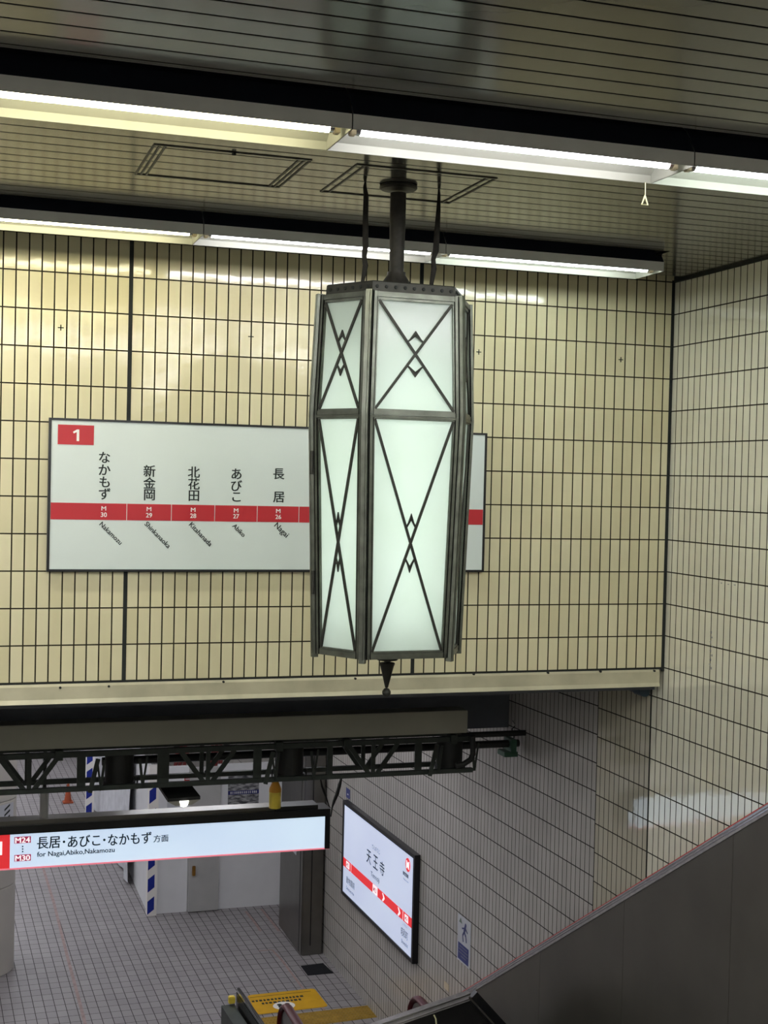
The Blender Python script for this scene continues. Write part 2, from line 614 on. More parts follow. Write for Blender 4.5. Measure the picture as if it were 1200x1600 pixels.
for (u, v) in ((95, 512), (392, 526), (748, 550), (970, 562)):
    c = at(u, v, 1, 0)
    MB().box((c.x - .014, -.0022, c.z - .0022), (c.x + .014, .003, c.z + .0022)).box((c.x - .0022, -.0025, c.z - .014), (c.x + .0022, .003, c.z + .014)).build('tile_mark', M['ink'], wall_back)

# --- right wall: upper part, then the lower part set a little off square
yj = at(1070, 486, 0, 0).y
mb = MB()


def rw(ya, yb, za, zb):
    f = lambda y, z: (60 - (y - yj), z + 36)
    mb.face([(0, ya, za), (0, ya, zb), (0, yb, zb), (0, yb, za)], [f(ya, za), f(ya, zb), f(yb, zb), f(yb, za)])


yd_ = at(1016, 1137, 0, 0).y
rw(-11.0, yd_, FZ - .3, 2.4)
for p in ([(.25, -11, FZ - .3), (.25, BEND, FZ - .3), (.25, BEND, 2.4), (.25, -11, 2.4)],
          [(0, -11, 2.4), (.25, -11, 2.4), (.25, BEND, 2.4), (0, BEND, 2.4)], [(0, -11, FZ - .3), (0, -11, 2.4), (.25, -11, 2.4), (.25, -11, FZ - .3)]):
    mb.face(p, [q] * 4)
wall_right = mb.build('wall_right', M['tile_right'])
tag(wall_right, 'cream tiled right wall beside the stairwell', None, None, 'structure')
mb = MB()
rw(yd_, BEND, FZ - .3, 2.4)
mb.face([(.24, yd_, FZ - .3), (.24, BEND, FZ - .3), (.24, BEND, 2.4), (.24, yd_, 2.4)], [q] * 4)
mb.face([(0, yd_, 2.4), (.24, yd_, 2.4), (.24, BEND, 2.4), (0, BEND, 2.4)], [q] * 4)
tag(mb.build('wall_right_middle', M['tile_mid']), 'tiled right wall strip under the beam, coloured darker as shade', None, None, 'structure')
sc_ = MB()
for u, v, hh in ((1111, 988, 6), (1112, 996, 4), (1110, 1003, 7), (1113, 1010, 3), (1110, 1017, 6), (1112, 1024, 5), (1110, 1031, 6), (1109, 1038, 5), (1111, 1044, 6), (1127, 911, 3), (1138, 913, 2), (1148, 914, 3)):
    c = at(u, v, 0, 0)
    sc_.box((-.0012, c.y - .006, c.z - hh * .0011), (.002, c.y - .002, c.z + hh * .0011))
    sc_.box((-.0012, c.y - .002, c.z - .0012), (.002, c.y + .008, c.z + .0012))
sc_.build('scuff_marks', M['greyink'], wall_right)
MB().box((-.0015, yd_ - .004, FZ), (.004, yd_ + .004, -.1)).build('movement_joint', M['joint'], wall_right)
mb = MB()
YE = 26.0
ksc = 0.18 / 0.1778
f = lambda y, z: (60 - (y - BEND) * 1.0, (z + 0.883) * ksc + 36)
mb.face([(0, BEND, FZ - .3), (0, BEND, 0), (wallx(YE), YE, 0), (wallx(YE), YE, FZ - .3)],
        [f(BEND, FZ - .3), f(BEND, 0), f(YE, 0), f(YE, FZ - .3)])
for p in ([(.25, BEND, FZ - .3), (.25, YE, FZ - .3), (.25, YE, 0), (.25, BEND, 0)], [(0, BEND, 0), (.25, BEND, 0), (.25, YE, 0), (wallx(YE), YE, 0)]):
    mb.face(p, [q] * 4)
wall_low = mb.build('wall_right_lower', M['tile_low'])
tag(wall_low, 'greyish tiled wall of the lower concourse', None, None, 'structure')
MB().box((-.002, BEND - .003, FZ), (.004, BEND + .003, -.2)).build('tile_break', M['joint'], wall_low)

# --- lower floor
mb = MB()
fx0, fy0, fy1 = -11.0, -3.4, 28.0
g = lambda x, y: (x + AL * y + 40, y + 40)
P4 = [(fx0, fy0), (0.2, fy0), (0.2, fy1), (fx0, fy1)]
mb.face([(x, y, FZ) for x, y in P4], [g(*p) for p in P4])
for a, b in zip(P4, P4[1:] + P4[:1]):
    mb.face([(a[0], a[1], FZ), (a[0], a[1], FZ - .2), (b[0], b[1], FZ - .2), (b[0], b[1], FZ)], [q] * 4)
tag(mb.build('floor', M['floor']), 'grey tiled floor of the lower concourse', None, None, 'structure')
# --- upper hall floor behind the viewer, its edge above the stairwell
tag(MB().box((-9, -11, -.75), (0, -3.4, -.5)).build('floor_upper', M['floor']), 'floor of the upper hall behind the viewer', None, None, 'structure')
tag(MB().box((-9.2, -11, FZ), (-9, 2.0, 2.4)).build('wall_left', M['plaster']), 'far left wall of the stairwell', None, None, 'structure')
tag(MB().box((-9.2, -11.2, -.75), (.25, -11, 2.4)).build('wall_front', M['plaster']), 'wall behind the viewer', None, None, 'structure')
tag(MB().box((-11.2, 2.0, FZ), (-11, 28, -.3)).build('wall_left_lower', M['plaster']), 'far left wall of the lower concourse', None, None, 'structure')
tag(MB().box((-11, 28, FZ), (.2, 28.2, -.3)).build('wall_back_lower', M['plaster']), 'end wall of the lower concourse', None, None, 'structure')
tag(MB().box((-9, -3.6, FZ), (-0.0, -3.4, -.75)).build('wall_stairwell', M['plaster']), 'wall under the landing', None, None, 'structure')

# --- slatted upper ceiling with two lamp slots
NY0, NY1 = -2.825, -2.24       # near slot
FY0, FY1 = -0.815, -0.20       # far slot
BY0, BY1 = NY0 - 1.98, NY1 - 1.98    # slot behind / above the viewer
FXE = -0.505                   # right end of the far slot
PIT, GAP = 0.1085, 0.0115
mb = MB()
y = -10.95
ys = []
y0 = -3.723
k = -80
while True:
    ya = y0 + k * PIT + GAP / 2
    yb = y0 + (k + 1) * PIT - GAP / 2
    k += 1
    if yb < -10.9: continue
    if ya > 0: break
    ya, yb = max(ya, -10.98), min(yb, -.02)
    segs = [(ya, yb)]
    for s0, s1 in ((BY0, BY1), (NY0, NY1)):
        nn = []
        for a, b in segs:
            if b <= s0 or a >= s1: nn.append((a, b))
            else:
                if a < s0: nn.append((a, s0))
                if b > s1: nn.append((s1, b))
        segs = nn
    for a, b in segs:
        if b - a < .004: continue
        if b <= FY0:
            mb.box((-8.98, a, CZ), (-.02, b, CZ + .018))
        elif a >= FY0:
            if b < -0.13: mb.box((FXE, a, CZ), (-.02, b, CZ + .018))
        else:
            mb.box((-8.98, a, CZ), (-.02, FY0, CZ + .018))
            mb.box((FXE, FY0, CZ), (-.02, b, CZ + .018))
gp = MB()  # black plate just above the slat faces, painting the gaps as shade
for a, b in ((-10.98, BY0), (BY1, NY0), (NY1, FY0)):
    gp.box((-8.98, a, CZ + .0018), (-.02, b, CZ + .012))
gp.box((FXE, FY0, CZ + .0018), (-.02, -.13, CZ + .012))
ceiling = tag(mb.build('ceiling', M['ceil']), 'glossy slatted metal ceiling', None, None, 'structure')
tag(MB().box((-9, -11, 2.36), (.25, .3, 2.46)).build('ceiling_void', M['void']), 'dark void above the slats', None, None, 'structure')
gp.build('slat_gap_shade', M['joint_black'], ceiling)
# edge trims of the slots and of the ceiling
for i, (a, b) in enumerate((((-8.98, NY0 - .012, CZ - .0005), (-.02, NY0, CZ + .03)), ((-8.98, NY1, CZ - .0005), (-.02, NY1 + .012, CZ + .03)),
                            ((-8.98, FY0 - .012, CZ - .0005), (FXE, FY0, CZ + .03)), ((FXE, FY0 - .012, CZ - .0005), (FXE + .012, -.13, CZ + .03)),
                            ((-.02, -10.9, CZ - .012), (-.001, -.02, CZ + .02)))):
    tag(MB().box(a, b).build('trim_%d' % (i + 1), M['ceil'] if i < 4 else M['joint']), 'ceiling edge trim', None, None, 'structure')

# --- metal trim under the tiled wall, beam and soffit behind
tz1 = -.008
trim = MB()
trim.prism([(-7.5, -.004, tz1), (-7.5, -.012, tz1 - .012), (-7.5, -.012, tz1 - .074), (-7.5, -.02, tz1 - .095), (-7.5, .10, tz1 - .095), (-7.5, .10, tz1)], (7.5 - .035, 0, 0))
trim = tag(trim.build('trim_6', M['steel_trim']), 'dull metal trim along the foot of the back wall', None, None, 'structure')
MB().box((-7.5, -.003, -.008), (-.02, .3, 0)).build('gap_strip', M['joint'], trim)
for u, v in ((94, 1073), (170, 1071), (349, 1064), (555, 1059), (740, 1052), (856, 1050), (938, 1048), (1022, 1047)):
    c = at(u, v, 1, -.01)
    MB().cyl((c.x, -.018, c.z - .004), (c.x, -.002, c.z - .004), .006, .006, 10).build('trim_bolt', M['joint'], trim)
tag(MB().box((-7.5, .10, -.14), (0, 2.1, -.03)).build('ceiling_soffit', M['beam']), 'dark soffit behind the trim', None, None, 'structure')
BZ = -.72
tag(MB().box((-9, 2.08, BZ), (-.03, 2.42, -.03)).build('trim_7', M['beam']), 'deep dark cross beam over the passage', None, None, 'structure')
tag(MB().box((-11, 2.42, -.52), (.2, 28, -.4)).build('ceiling_lower', M['lowceil']), 'ceiling of the lower concourse', None, None, 'structure')

# ================================================================== FLUORESCENT LIGHTS
def batten(xa, xb, yc, tube_m, label, group=None, pull=False, seam=True):
    """one open trough fitting with a tube; yc is the near lip"""
    zb, lip = 2.09, 0.046
    wth = 0.292
    y0, y1 = yc, yc + wth
    t = thing('fluorescent_light', ((xa + xb) / 2, (y0 + y1) / 2, zb), label, 'ceiling light', group)
    xa2, xb2 = xa + .002, xb - .002
    th = .004
    # sides and top, as one folded sheet
    prof_out = [(y0, zb), (y0, zb + lip), (y0 + .055, zb + .125), (y0 + .085, zb + .15), (y1 - .085, zb + .15), (y1 - .055, zb + .125), (y1, zb + lip), (y1, zb)]
    prof_in = [(y0 + th, zb), (y0 + th, zb + lip * .8), (y0 + .075, zb + .085), (y0 + .095, zb + .095), (y1 - .095, zb + .095), (y1 - .075, zb + .085), (y1 - th, zb + lip * .6), (y1 - th, zb)]
    o = MB()
    n = len(prof_out)
    lp = MB()
    for i in range(n - 1):
        a, b = prof_out[i], prof_out[i + 1]
        (lp if i in (0, n - 2) else o).face([(xa2, a[0], a[1]), (xb2, a[0], a[1]), (xb2, b[0], b[1]), (xa2, b[0], b[1])])
    o.build('housing', M['housing_shade'], t)
    lp.build('lip', M['lip_steel'], t)
    r = MB()
    for i in range(n - 1):
        a, b = prof_in[i], prof_in[i + 1]
        r.face([(xa2, a[0], a[1]), (xb2, a[0], a[1]), (xb2, b[0], b[1]), (xa2, b[0], b[1])])
    r.face([(xa2, y0, zb), (xb2, y0, zb), (xb2, y0 + th, zb), (xa2, y0 + th, zb)])
    r.face([(xa2, y1 - th, zb), (xb2, y1 - th, zb), (xb2, y1, zb), (xa2, y1, zb)])
    for xx in (xa2, xb2):
        r.face([(xx, p[0], p[1]) for p in prof_in])
        r.face([(xx + (.001 if xx == xb2 else -.001), p[0], p[1]) for p in prof_out])
    r.build('reflector', M['reflector'], t)
    ty, tz = y0 + .088, zb + .024
    tb = MB().cyl((xa + .05, ty, tz), (xb - .05, ty, tz), .0195, .0195, 16).build('tube', tube_m, t, True)
    for xx, s in ((xa + .05, -1), (xb - .05, 1)):
        MB().cyl((xx, ty, tz), (xx + s * .014, ty, tz), .0198, .018, 14).build('tube_cap', M['chrome'], tb, True)
        MB().box((xx + s * .014, ty - .014, tz - .022), (xx + s * .034, ty + .014, zb + .094)).build('socket', M['socket'], t, bevel=.003)
    if pull:
        c = at(1008, 300, 1, y1 - .01)
        p = MB().tube([(c.x, y1 - .01, zb), (c.x + .001, y1 - .01, zb - .04), (c.x, y1 - .01, 2.045)], .0016, 6).build('pull_cord', M['pull'], t)
        zc = 2.02
        MB().tube([(c.x, y1 - .01, zc + .024), (c.x - .012, y1 - .01, zc - .008), (c.x + .012, y1 - .01, zc - .008), (c.x, y1 - .01, zc + .024)], .003, 6).build('pull_ring', M['pull'], p)
    return t


NYL = -2.685
FYL = -0.705
batten(-3.88, -2.69, NYL, M['tube_warm'], 'warm white fluorescent ceiling light at left in the row nearer the viewer')
batten(-2.69, -1.50, NYL, M['tube_pink'], 'cool white fluorescent ceiling light with a hanging pull cord, directly in front of the lantern', pull=True)
batten(-1.50, -0.31, NYL, M['tube_green'], 'fluorescent ceiling light cut by the right picture edge, in the nearer row')
batten(-3.93, -2.785, FYL, M['tube_warm'], 'fluorescent ceiling light at left in the far row beside the tiled wall')
batten(-2.785, -1.635, FYL, M['tube_pink'], 'middle fluorescent ceiling light of the far row, crossed by the lantern pole and straps')
batten(-1.635, -0.475, FYL, M['tube_green'], 'last fluorescent ceiling light of the far row, ending short of the room corner')
b0 = batten(-3.88, -2.69, NYL - 1.98, M['tube_rear'], 'fluorescent ceiling light in the row above the viewer, outside the picture', 'ceiling lights above and behind the viewer')
for dx, dy in ((1.19, 0), (2.38, 0), (-1.19, 0), (-1.19, 1.98), (-2.38, 0), (-1.26, 3.96)):
    copy_tree(b0, (dx, dy, 0))
for x, y in ((-1.6, -7.0), (-1.6, -8.3), (-1.6, -9.6), (-3.6, -7.0), (-3.6, -8.3), (-3.6, -9.6), (-5.6, -7.0), (-5.6, -8.3)):  # unseen fittings added to brighten the right and back walls
    c_ = copy_tree(b0, (0, 0, 0), 'added unseen fluorescent ceiling light, turned lengthways in the hall behind the viewer')
    c_.rotation_euler = (0, 0, math.pi / 2)
    c_.location = (x, y, 2.05)
    c_['group'] = 'added lengthways ceiling lights behind the viewer'
for x, y in ((-7.2, -2.9), (-7.2, -4.2), (-7.9, -2.9), (-7.9, -4.2), (-7.2, -5.5), (-7.9, -5.5)):  # more unseen fittings, added to lift the light on the right wall
    c_ = copy_tree(b0, (0, 0, 0), 'added unseen fluorescent ceiling light, turned lengthways in the hall far to the left')
    c_.rotation_euler = (0, 0, math.pi / 2)
    c_.location = (x, y, 2.05)
    c_['group'] = 'added lengthways ceiling lights far to the left'

# ================================================================== ACCESS HATCHES
def hatch(xa, xb, ya, yb, label, double):
    t = thing('access_hatch', ((xa + xb) / 2, (ya + yb) / 2, CZ), label, 'ceiling hatch')
    z0, z1 = CZ - .003, CZ + .002
    for (nm, a, b) in (('frame_bar', (xa, ya, z0), (xb, ya + .012, z1)), ('frame_bar', (xa, yb - .012, z0), (xb, yb, z1))):
        MB().box(a, b).build(nm, M['bronze_dark'], t)
    wv = .007
    offs = (0, .020, .040) if double else (0, .032)
    for o in offs:
        MB().box((xa + o, ya + .014, z0), (xa + o + wv, yb - .014, z1)).build('frame_bar', M['bronze_dark'], t)
        MB().box((xb - o - wv, ya + .014, z0), (xb - o, yb - .014, z1)).build('frame_bar', M['bronze_dark'], t)
    if double:
        MB().cyl(((xa + xb) / 2, ya + .007, CZ - .010), ((xa + xb) / 2, ya + .007, z0), .008, .008, 10).build('latch', M['joint'], t)


hatch(-3.185, -2.615, -1.925, -1.42, 'left ceiling access hatch outlined by double frame bars', True)
hatch(-2.448, -1.892, -1.93, -1.42, 'right ceiling access hatch around the pole of the lantern', False)

# ================================================================== LANTERN
LX, LY = -2.193, -1.65
Z_TOP, Z_MID, Z_BOT = 1.722, 1.262, 0.345
S_TOP, S_MID, S_BOT = 1.0, 1.06, 0.962
DEL = math.radians(19.8)
W_, S_ = 0.363, 0.2527
apo = S_ * math.sin(math.radians(60))
loc = [(-W_ / 2, apo), (W_ / 2, apo), (W_ / 2 + S_ / 2, 0), (W_ / 2, -apo), (-W_ / 2, -apo), (-W_ / 2 - S_ / 2, 0)]
LR = Vector((R0.x, R0.y, 0)).normalized()       # plan axes of the lantern as it hangs
LT = Vector((-R2.x, -R2.y, 0)).normalized()


def hexp(i, s, z, inset=0.0):
    x, d = loc[i % 6]
    xx = x * math.cos(DEL) + d * math.sin(DEL)
    dd = d * math.cos(DEL) - x * math.sin(DEL)
    r = math.hypot(xx, dd)
    k = s - inset / r
    v = LR * (xx * k) + LT * (dd * k)
    return Vector((LX + v.x, LY + v.y, z))


lan = thing('lantern', (LX, LY, Z_BOT), 'large hexagonal hanging lantern of opal glass panes in a dark metal frame', 'lantern')


def frustum(name, levels, material, label=None, cap=True):
    b = MB()
    rings = [[b.bm.verts.new(hexp(i, s, z)) for i in range(6)] for s, z in levels]
    for a, c in zip(rings, rings[1:]):
        for i in range(6):
            b.bm.faces.new([a[i], a[(i + 1) % 6], c[(i + 1) % 6], c[i]])
    if cap:
        b.bm.faces.new(rings[0][::-1]); b.bm.faces.new(rings[-1])
    return b.build(name, material, lan, False, label)


cap = frustum('cap_band', [(.93, Z_TOP + .001), (.92, Z_TOP + .038), (.90, Z_TOP + .042)], M['bronze_dark'])
for i in range(6):
    a, b = hexp(i, .925, Z_TOP + .021), hexp(i + 1, .925, Z_TOP + .021)
    n = int(round((b - a).length / .037))
    nr = (b - a).cross(Z).normalized()
    if nr.dot(a - Vector((LX, LY, a.z))) < 0: nr = -nr
    for k in range(n):
        p = a.lerp(b, (k + .5) / n)
        MB().cyl(p - nr * .003, p + nr * .004, .008, .006, 8).build('rivet', M['joint'], cap)
# posts, rails, panes and lattice
lev = [(S_TOP, Z_TOP), (S_MID, Z_MID), (S_BOT, Z_BOT)]
for i in range(6):
    pts = [hexp(i, s + .012, z) for s, z in lev]
    rad = Vector((pts[0].x - LX, pts[0].y - LY, 0)).normalized()
    tan = rad.cross(Z)
    b = MB()
    for P, Q in zip(pts, pts[1:]):
        b.bar(P, Q, .024, .022, rad, .004)
        b.bar(P + rad * .008, Q + rad * .008, .010, .012, rad, .002)
    b.bar(pts[2] + Z * .03, pts[2] - Z * .014, .022, .024, rad)
    b.build('corner_post', M['bronze'], lan)
for i in range(6):
    corners = [[hexp(i, s, z), hexp(i + 1, s, z)] for s, z in lev]
    mid = (corners[1][0] + corners[1][1]) / 2
    nr = (corners[1][1] - corners[1][0]).cross(Z).normalized()
    if nr.dot(mid - Vector((LX, LY, mid.z))) < 0: nr = -nr
    frame = MB()
    groove = MB()
    panes = []
    for (T, B, tt, tb) in ((corners[0], corners[1], .032, .016), (corners[1], corners[2], .016, .022)):
        tl, tr, bl, br_ = T[0], T[1], B[0], B[1]
        xdir = (tr - tl).normalized()
        n_ = (tr - tl).cross(bl - tl).normalized()
        if n_.dot(nr) < 0: n_ = -n_
        sw = .030
        L0, L1 = tl + xdir * sw, bl + xdir * sw
        Q0, Q1 = tr - xdir * sw, br_ - xdir * sw
        for o in (.0125, .0268):
            groove.bar(tl + xdir * o, bl + xdir * o, .0024, .020, n_)
            groove.bar(tr - xdir * o, br_ - xdir * o, .0024, .020, n_)
        # outer flat and stepped inner moulding
        for wid, dep, o in ((.014, .018, .020), (.008, .012, .030)):
            frame.bar(tl + xdir * o, bl + xdir * o, wid, dep, n_)
            frame.bar(tr - xdir * o, br_ - xdir * o, wid, dep, n_)
        up = (tl - bl).normalized()
        frame.bar(tl - up * tt * .35 + xdir * .015, tr - up * tt * .35 - xdir * .015, tt * .6, .020, n_)
        frame.bar(tl - up * tt * .85 + xdir * .02, tr - up * tt * .85 - xdir * .02, tt * .3, .012, n_)
        frame.bar(bl + up * tb * .5 + xdir * .015, br_ + up * tb * .5 - xdir * .015, tb, .018, n_)
        frame.bar(bl + up * tb * 1.2 + xdir * .02, br_ + up * tb * 1.2 - xdir * .02, .007, .012, n_)
        a, b2, c, d = (tl + xdir * .034 - up * tt, tr - xdir * .034 - up * tt, br_ - xdir * .034 + up * (tb + .006), bl + xdir * .034 + up * (tb + .006))
        panes.append((a, b2, c, d, n_, tl, tr, br_, bl))
    fr = frame.build('panel_frame', M['bronze'], lan)
    groove.build('frame_groove', M['joint_black'], fr)
    for j, (a, b2, c, d, n_, tl, tr, br_, bl) in enumerate(panes):
        g_ = MB()
        xd_ = (b2 - a).normalized()
        e = .006
        g_.prism([a - xd_ * e + Z * e - n_ * .004, b2 + xd_ * e + Z * e - n_ * .004, c + xd_ * e - Z * e - n_ * .004, d - xd_ * e - Z * e - n_ * .004], -n_ * .003)
        g_.build('glass_pane', M['glass'], fr)
        l_ = MB()
        s0 = n_ * .004
        l_.bar(a + s0, c + s0, .0095, .007, n_)
        l_.bar(b2 + s0 * 1.05, d + s0 * 1.05, .0095, .007, n_)
        ctr = (a + b2 + c + d) / 4
        # true crossing of the two diagonals
        p_, r_ = a, c - a
        q_, s_ = b2, d - b2
        cr = r_.cross(s_)
        t_ = (q_ - p_).cross(s_).dot(cr) / cr.dot(cr)
        ctr = p_ + r_ * t_
        wv = ((b2 - a).length + (c - d).length) / 2
        hv = ((a - d).length + (b2 - c).length) / 2
        xs = max((.108 if j == 0 else .066) * wv, .016 if j == 0 else .0125)
        zs = xs * hv / wv
        upv = ((a + b2) / 2 - (c + d) / 2).normalized()
        for sg in (1, -1):
            apex = ctr + upv * sg * zs * 1.85 + s0
            inn = ctr + upv * sg * zs * 1.6 + s0
            for sx_ in (1, -1):
                p2 = ctr + xd_ * sx_ * xs + upv * sg * zs + s0
                l_.bar(p2, inn, .006, .007, n_, .003)
                l_.prism([p2 - xd_ * sx_ * .001 - n_ * .0035, inn - n_ * .0035, apex + upv * sg * .006 - n_ * .0035], n_ * .007)
        l_.build('lattice', M['bronze_dark'], fr)
        for cn in (a, b2, c, d):
            pass
# crown, pole, flange
MB().lathe((LX, LY, 0), [(.062, Z_TOP + .040), (.062, Z_TOP + .052), (.052, Z_TOP + .075), (.036, Z_TOP + .098), (.036, Z_TOP + .110), (0, Z_TOP + .112)], 24).build('dome', M['iron'], lan, True)
pole = MB().lathe((LX, LY, 0), [(0, 1.80), (.028, 1.80), (.0285, 1.90), (.031, 2.0), (.031, 2.14), (0, 2.145)], 20).build('pole', M['iron'], lan, True)
MB().lathe((LX, LY, 0), [(0, 2.150), (.034, 2.150), (.068, 2.153), (.074, 2.159), (.074, 2.166), (.064, 2.1715), (0, 2.171)], 28).build('ceiling_flange', M['iron'], lan, True)
frustum('top_plate', [(.98, Z_TOP - .012), (.98, Z_TOP + .002)], M['bronze_dark'])
frustum('bottom_plate', [(.93, Z_BOT + .004), (.93, Z_BOT + .012)], M['bronze_dark'])
fin = MB().lathe((LX, LY, 0), [(0, .330), (.018, .330), (.018, .324), (.042, .322), (.044, .316), (.040, .311), (.012, .309), (.012, .302), (.030, .300), (.031, .296), (.0265, .285), (.006, .202), (0, .2)], 20).build('finial', M['bronze_dark'], lan, True)
MB().lathe((LX, LY, .183), [(0, .018), (.010, .015), (.0165, .006), (.0175, 0), (.0165, -.006), (.010, -.014), (0, -.018)], 16).build('finial_ball', M['bronze_dark'], fin, True)
MB().lathe((LX, LY, 0), [(0, .42), (.085, .42), (.085, 1.50), (0, 1.50)], 20).build('lamp_tube', M['bulb'], lan, True)
# small hinge slots on the left post
for zc in (1.08, .62):
    p = hexp(5, S_BOT + (zc - Z_BOT) / (Z_MID - Z_BOT) * (S_MID - S_BOT), zc)
    o_ = (p - Vector((LX, LY, zc))).normalized()
    MB().cyl(p + o_ * .006 - Z * .045 + LT * .012, p + o_ * .006 + Z * .045 + LT * .012, .007, .007, 8).build('hinge', M['bronze_dark'], lan, True)

# --- two safety straps from ceiling to lantern crown
for nm, path in (('left', [(571, 281, .004), (570, 292, .007), (572, 306, .010), (571, 340, .011), (571, 385, .012), (569, 400, .009), (571, 415, .011), (568, 432, .008), (565, 452, .006)]),
                 ('right', [(686, 290, .004), (686, 303, .006), (685, 330, .009), (683, 360, .011), (681, 392, .012), (677, 405, .009), (678, 420, .011), (675, 438, .009), (672, 454, .006)])):
    pts = []
    rs = []
    for i, (u, v, r) in enumerate(path):
        p = at(u, v, 1, LY + (.0 if nm == 'left' else 0.02))
        pts.append((p.x, p.y, min(p.z, CZ)))
        rs.append(r)
    pts[-1] = (pts[-1][0], pts[-1][1], Z_TOP + .044)
    o = MB().tube(pts, rs, 10, .45, LR).build('safety_strap', M['strap'], None, True)
    tag(o, 'dark webbing strap running from ceiling to lantern top, %s of the pole' % nm, 'strap')

# ================================================================== ROUTE BOARD ON THE BACK WALL
sx0, sx1, sz0, sz1 = -3.391, -1.125, .541, 1.280
SY = -.034
rb = thing('route_board', ((sx0 + sx1) / 2, 0, sz0), 'white route map board with red line band on tiled back wall behind lantern', 'sign')
fr_ = MB()
for a, b in (((sx0, SY - .004, sz0), (sx0 + .012, 0, sz1)), ((sx1 - .012, SY - .004, sz0), (sx1, 0, sz1)), ((sx0 + .012, SY - .004, sz0), (sx1 - .012, 0, sz0 + .011)), ((sx0 + .012, SY - .004, sz1 - .011), (sx1 - .012, 0, sz1))):
    fr_.box(a, b)
fr_.build('frame', M['black'], rb)
face = MB().box((sx0 + .012, SY, sz0 + .011), (sx1 - .012, -.004, sz1 - .011)).build('face', M['sign_white'], rb)
bz0, bz1 = at(74, 811.3, 1, SY).z, at(74, 785, 1, SY).z
divs = [at(u, 800, 1, SY).x for u in (198, 267.7, 335.5, 401.8, 467)]
xs_ = [sx0 + .012] + divs + [sx1 - .012]
bd = MB()
for a, b in zip(xs_, xs_[1:]):
    bd.box((a + .0018, SY - .0016, bz0), (b - .0018, SY - .0002, bz1))
bd.build('line_band', M['sign_red'], face)
p0, p1 = at(90, 694, 1, SY), at(147, 665, 1, SY)
MB().box((p0.x, SY - .0016, p0.z), (p1.x, SY - .0002, p1.z)).build('platform_plate', M['sign_red'], face)
c = at(118.5, 680, 1, SY - .0016)
MB().prism([(c.x + dx, c.y, c.z + dz) for dx, dz in ((.004, -.028), (.016, -.028), (.016, .028), (.005, .028), (-.014, .016), (-.010, .008), (.004, .015))], (0, -.0008, 0)).build('platform_number', M['paint_white'], face)
names = [([('な', 163.4, 714.7), ('か', 163.4, 734), ('も', 163.4, 753), ('ず', 163.4, 771.5)], 'M', '30', 162.2, 794.3, 804.2, 'Nakamozu', (157.5, 817.5), (189.5, 849)),
         ([('新', 233.6, 735.8), ('金', 233.6, 754.4), ('岡', 233.6, 773.2)], 'M', '29', 232.8, 795.4, 805, 'Shinkanaoka', (228, 817), (265, 854.6)),
         ([('北', 303, 737.7), ('花', 303, 756), ('田', 303, 774.6)], 'M', '28', 301.8, 796.5, 805.9, 'Kitahanada', (297.6, 818), (330, 851.6)),
         ([('あ', 369.6, 740.4), ('び', 369.6, 758.8), ('こ', 369.6, 776.6)], 'M', '27', 368.9, 797.5, 806.6, 'Abiko', (365, 820), (382, 837)),
         ([('長', 435.6, 740.4), ('居', 435.6, 776.6)], 'M', '26', 434.8, 798.4, 807.6, 'Nagai', (430, 820), (448.6, 838.3))]
for chars, m1, m2, cu_, v1, v2, rom, ra, rb_ in names:
    t_ = MB()
    for ch, u, v in chars:
        vs, fs, W, H = ink(ch, .0)
        write(t_, ch, at(u, v, 1, SY - .0012), X, Z, h=.0555 * H / .9, bold=.0, heavy=.0012)
        if len(chars) == 2:
            t_.build('station_name', M['ink'], face)
            t_ = MB()
    if len(chars) > 2:
        t_.build('station_name', M['ink'], face)
    t_ = MB()
    write(t_, m1, at(cu_, v1, 1, SY - .0022), X, Z, h=.020, wd=.022, heavy=.0005)
    write(t_, m2, at(cu_, v2, 1, SY - .0022), X, Z, h=.022, heavy=.0006)
    t_.build('station_code', M['paint_white'], face)
    pa, pb = at(*ra, 1, SY - .0012), at(*rb_, 1, SY - .0012)
    d_ = (pb - pa)
    write(MB(), rom, (pa + pb) / 2, d_, Vector((-d_.z, 0, d_.x)), wd=d_.length, heavy=.0007).build('station_name_latin', M['ink'], face)

# ================================================================== TRUSS AND SERVICES UNDER THE BEAM
TY0, TY1 = 1.50, 1.72
ztop = at(400, 1166, 1, TY0).z
zbot = at(400, 1219, 1, TY0).z
xr = at(738, 1180, 1, TY0).x
XL = -6.0
tr_ = thing('truss', ((XL + xr) / 2, (TY0 + TY1) / 2, zbot), 'dark green steel lattice truss hung under the beam across the passage', 'truss')
hb = MB()
for yy in (TY0, TY1):
    hb.box((XL, yy - .018, ztop - .02), (xr, yy + .018, ztop + .012))
hb.box((XL, TY0 + .03, ztop + .012), (xr - .1, TY0 + .09, at(400, 1158, 1, TY0 - .06).z - .003))
hb.build('top_chord', M['truss'], tr_)
hb = MB()
for yy in (TY0, TY1):
    hb.box((XL, yy - .016, zbot - .014), (xr, yy + .016, zbot + .014))
hb.build('bottom_chord', M['truss'], tr_)
for k in range(-2, 3):
    u0 = 583 - 257 * (2 - k) if k <= 2 else 0
    xc = at(583, 1190, 1, TY0).x - 1.07 * (2 - k)
    if xc < XL + .2: continue
    for yy in (TY0, TY1):
        b = MB()
        b.bar((xc, yy, zbot + .014), (xc, yy, ztop - .02), .026, .014, Y)
        b.build('upright', M['truss'], tr_)
        for s in (-1, 1):
            MB().bar((xc + s * .03, yy, zbot + .01), (xc + s * .165, yy, ztop - .018), .028, .012, Y).build('diagonal', M['truss'], tr_)
for (u, wd_) in ((127, .05), (402, .05), (515, .035), (653, .045), (255, .07)):
    p = at(u, 1195, 1, TY0)
    MB().box((p.x - wd_ / 2, TY0 - .008, zbot), (p.x + wd_ / 2, TY0 + .008, ztop)).build('web_plate', M['truss'], tr_)
